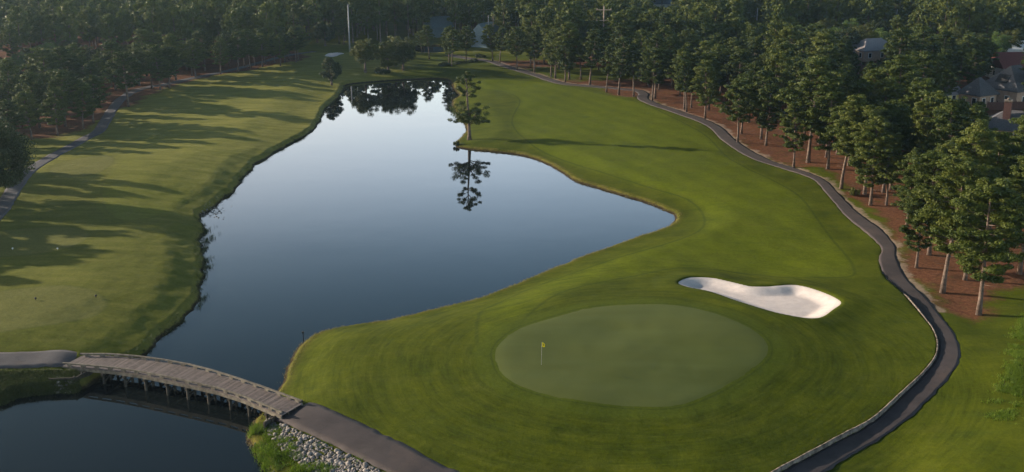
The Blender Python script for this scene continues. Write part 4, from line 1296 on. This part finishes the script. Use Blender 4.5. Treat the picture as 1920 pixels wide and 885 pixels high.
for (dx, dz) in ((0, .06), (.04, .01), (.02, -.06), (-.03, -.04), (-.03, .03)): vs.append((.16+dx, -.035, 1.80+dz))
vs += [(a, b-.004, c) for a, b, c in vs]
mb.quad_faces(vs, [(0, 1, 2, 3, 4), (9, 8, 7, 6, 5)]+[(i, (i+1) % 5, (i+1) % 5+5, i+5) for i in range(5)])
mb.build('emblem', M['black'], cloth)

def marker(px, py, mat, label, grp=None, s=.14):
    x, y, z = hit(px, py); r = np.random.default_rng(int(px))
    mb = MB(); mb.tube([(0, 0, -.05), (0, 0, s*.9), (0, 0, s*1.6), (0, 0, s*2.2), (0, 0, s*2.5)], [s*.2, s*.25, s, s*.8, s*.2], 10)
    o = mb.build('tee_marker', mat, None, True); o.location = (x, y, z)
    tag(o, label, 'tee marker', grp)
marker(67, 563, M['black'], 'left dark tee marker on the nearest left tee'); marker(180, 558, M['black'], 'right dark tee marker on the nearest left tee')
marker(24, 468, M['white'], 'left white tee marker on the shaded second tee', s=.1); marker(108, 468, M['white'], 'right white tee marker on the shaded second tee', s=.1)
# hazard stake in the water
x, y = G(569, 637, 0); mb = MB(); mb.box((0, 0, .3), (.07, .07, 1.1)); mb.box((0, 0, .82), (.26, .2, .12)); mb.tube([(0, 0, .88), (0, 0, .95)], [.09, .02], 8)
o = mb.build('water_gauge', M['black']); o.location = (x, y, 0); tag(o, 'small dark post standing in the water off the left end of the green lawn', 'post')

def light_pole(px_top, py_top, px, py, label, mat, arms=0, r=.28, sides=1):
    x, y, z = hit(px, py); 
    # height so that the top is seen where it is in the photograph
    hgt = 5.0
    while P(x, y, z+hgt)[1] > py_top and hgt < 60: hgt += .25
    root = empty('utility_pole', (x, y, z)); tag(root, label, 'pole')
    mb = MB(); mb.tube([(0, 0, -.3), (0, 0, hgt)], [r, r*.5], 9); mb.build('pole', mat, root, True)
    for i in range(arms):
        mb = MB(); zz = hgt-1.-i*3.0; mb.beam((-2.2, 0, zz), (2.2, 0, zz), .2, .2)
        for q in (-2., 2.): mb.tube([(q, 0, zz+.05), (q, 0, zz+.5)], [.10, .06], 6)
        mb.build('crossarm', mat, root)
    return root
light_pole(648, 10, 656, 97, 'tall steel pole rising in front of the far woods above the left oak', M['steel'], 0, .26)
light_pole(1130, 12, 1130, 118, 'tall wooden pole with crossarms above the right tree line', M['woodpole'], 3, .28)
light_pole(1417, 16, 1417, 70, 'pale pole among the trees right of the wooden one', M['steel'], 0, .26)
light_pole(1678, 18, 1678, 62, 'short pale pole top amid the far right trees', M['steel'], 0, .26)
light_pole(0, 28, 12, 85, 'pale pole at the left picture border above the pines', M['steel'], 0, .30)
light_pole(915, 30, 916, 88, 'left of two thin posts near the pale blue roof', M['steel'], 0, .2)
light_pole(924, 30, 925, 88, 'right of two thin posts near the pale blue roof', M['bark_pale'], 0, .2)

# ------------------------------------------------------------------ houses
def hip_roof(mb, w, d, z, h, ridge, over=.5, mi=0):
    a, b = w/2+over, d/2+over; rr = ridge/2
    v = [(-a, -b, z), (a, -b, z), (a, b, z), (-a, b, z), (-rr, 0, z+h), (rr, 0, z+h)]
    v += [(p[0], p[1], z-.2) for p in v[:4]]
    mb.quad_faces(v, [(0, 1, 5, 4), (1, 2, 5), (2, 3, 4, 5), (3, 0, 4), (6, 7, 1, 0), (7, 8, 2, 1), (8, 9, 3, 2), (9, 6, 0, 3), (9, 8, 7, 6)], mi)
def gable_roof(mb, w, d, z, h, over=.5):
    a, b = w/2+over, d/2+over
    v = [(-a, -b, z), (a, -b, z), (a, b, z), (-a, b, z), (-a, 0, z+h), (a, 0, z+h)]
    v += [(p[0], p[1], z-.22) for p in v]
    mb.quad_faces(v, [(0, 1, 5, 4), (2, 3, 4, 5), (6, 10, 11, 7), (8, 11, 10, 9), (0, 6, 7, 1), (2, 8, 9, 3), (0, 4, 10, 6), (4, 3, 9, 10), (1, 7, 11, 5), (5, 11, 8, 2)])
def house(name, px, py, w, d, wall_h, roof_h, rz, wallm, roofm, label, kind='hip', ridge=None, ze=None, chimney=False, wins=3, parts=()):
    ze = wall_h if ze is None else ze
    x, y = G(px, py, ze+1.2); x = float(x); y = float(y); z = gz(x, y)
    root = empty(name, (x, y, z), rz); tag(root, label, 'house')
    mb = MB(); mb.box((0, 0, wall_h/2-.2), (w, d, wall_h+.4))
    if kind == 'gable':
        for sx in (-1, 1):
            xx = sx*(w/2); v = [(xx, -d/2, wall_h), (xx, d/2, wall_h), (xx, 0, wall_h+roof_h*.93), (xx-sx*.2, -d/2, wall_h), (xx-sx*.2, d/2, wall_h), (xx-sx*.2, 0, wall_h+roof_h*.93)]
            mb.quad_faces(v, [(0, 1, 2), (5, 4, 3), (0, 2, 5, 3), (1, 4, 5, 2)])
    mb.build('wall', wallm, root)
    mb = MB()
    (hip_roof(mb, w, d, wall_h+.02, roof_h, ridge if ridge is not None else max(w-d, 1)) if kind == 'hip' else gable_roof(mb, w, d, wall_h+.02, roof_h))
    roof = mb.build('roof', roofm, root)
    if chimney:
        mb = MB(); mb.box((chimney[0], chimney[1], wall_h+roof_h*.5+.6), (1.3, 1.3, roof_h+2.4)); ch = mb.build('chimney', M['brickwall'], roof)
        mb = MB(); mb.box((chimney[0], chimney[1], wall_h+roof_h+2.0), (1.55, 1.55, .28)); mb.tube([(chimney[0], chimney[1], wall_h+roof_h+2.1), (chimney[0], chimney[1], wall_h+roof_h+2.5)], [.3, .26], 8)
        mb.build('chimney_cap', M['kerb'], ch)
    floors = 2 if wall_h > 4.5 else 1
    for (face, L) in (('f', w), ('l', d)):
        for fl_ in range(floors):
            for k in range(wins):
                t = (k+.5)/wins*L-L/2; zc = 1.6+fl_*2.8
                mbf = MB(); mbp = MB()
                if face == 'f':
                    mbf.box((t, -d/2-.03, zc), (1.15, .08, 1.5)); mbp.box((t, -d/2-.075, zc), (.95, .02, 1.3))
                else:
                    mbf.box((-w/2-.03, t, zc), (.08, 1.15, 1.5)); mbp.box((-w/2-.075, t, zc), (.02, .95, 1.3))
                wn = mbf.build('window', M['white'], root); mbp.build('pane', M['glass'], wn)
    return root
h1 = house('house', 1899, 162, 10.5, 9.5, 3.6, 5.0, .55, M['stucco'], M['roof_dark'], 'cream house with a steep dark grey hip roof and a dark roof panel, rightmost', ridge=3.5, wins=2)
mb = MB()
nrm = Vector((-4.6, 0, 3.75+.5)); 
# dark panel on the left roof slope
sl_ = math.atan2(4.6, (11/2+.5)-1.75)
Mx = Matrix.Rotation(-sl_, 3, 'Y')
mb.box((-(11/2+.5)+2.1, 0, 3.62+2.1*math.tan(sl_)+.09), (2.6, 3.0, .08), M=Mx); mb.build('roof_panel', M['black'], h1)
house('house', 1834, 172, 6.0, 5.4, 3.0, 3.6, .55, M['stucco'], M['roof_dark'], 'smaller cream house with dark pyramid roof left of the roof-panel house', ridge=.8, wins=2)
house('house', 1905, 122, 12, 8, 3.4, 3.6, .15, M['white'], M['roof_red'], 'house with a maroon roof and white walls behind the roof-panel house', kind='gable')
house('house', 1874, 120, 5, 6, 2.6, 2.4, .15, M['white'], M['roof_red'], 'small maroon-roofed wing left of the large maroon roof', kind='gable', wins=1)
house('house', 1636, 94, 13, 9, 3.0, 3.0, .35, M['stucco'], M['roof_grey'], 'grey hip-roofed house standing alone among the right-hand pines', ridge=5)
house('house', 1915, 90, 14, 9, 3.4, 2.0, .1, M['white'], M['white'], 'white-roofed building at the right border above the maroon roof', kind='gable')
house('house', 1910, 240, 13, 9, 3.0, 3.0, -.5, M['stucco'], M['roof_dark'], 'house with a dark roof and a brick chimney, lowest of the houses at the right', ridge=5, chimney=(-2.2, -1.8))
house('house', 1780, 173, 4, 3, 2.6, 1.5, .4, M['yellow'], M['roof_grey'], 'pale yellow garage behind the lone forked pine', kind='gable', wins=1)
house('house', 912, 66, 10, 7, 3.5, 4.2, 1.1, M['roof_blue'], M['roof_blue'], 'house with a pale blue roof beside two thin posts', kind='gable', wins=0)
house('house', 822, 50, 8, 6, 3.5, 3.6, .6, M['roof_blue'], M['roof_blue'], 'hazy pale blue roof deep in the far woods above the oaks', kind='gable', wins=0)
house('house', 1245, 6, 22, 12, 4.5, 2.0, .1, M['white'], M['roof_blue'], 'long pale building at the top of the picture', kind='gable')
house('house', 1722, 140, 9, 7, 2.8, 2.4, .6, M['white'], M['roof_dark'], 'dark-roofed house nearly swallowed by trees, left of the cream ones', wins=2)
# dark timber fence in front of the rightmost house
x, y, z = hit(1886, 206)
fe = empty('timber_fence', (x, y, z), .1); tag(fe, 'dark board fence below the rightmost cream house', 'fence')
mb = MB()
for i in range(30): mb.box((-4.4+i*.3, 0, .9), (.27, .04, 1.8))
mb.build('boards', M['brickwall'], fe)
for i in range(5):
    mb = MB(); mb.box((-4.4+i*2.2, .08, 1.0), (.12, .12, 2.1)); mb.build('post', M['brickwall'], fe)

# ------------------------------------------------------------------ haze
hz = MB(); hz.box((0, 450, 22.5), (2400, 2100, 51))
ho = hz.build('haze', None)
mh = bpy.data.materials.new('haze'); mh.use_nodes = True; hn = mh.node_tree; hn.nodes.clear()
out = hn.nodes.new('ShaderNodeOutputMaterial'); pv = hn.nodes.new('ShaderNodeVolumePrincipled')
pv.inputs['Color'].default_value = (.50, .74, 1, 1); pv.inputs['Density'].default_value = .00010; pv.inputs['Anisotropy'].default_value = .66
hn.links.new(pv.outputs[0], out.inputs['Volume'])
ho.data.materials.clear(); ho.data.materials.append(mh); tag(ho, 'thin morning haze over the course', 'haze', kind='stuff')
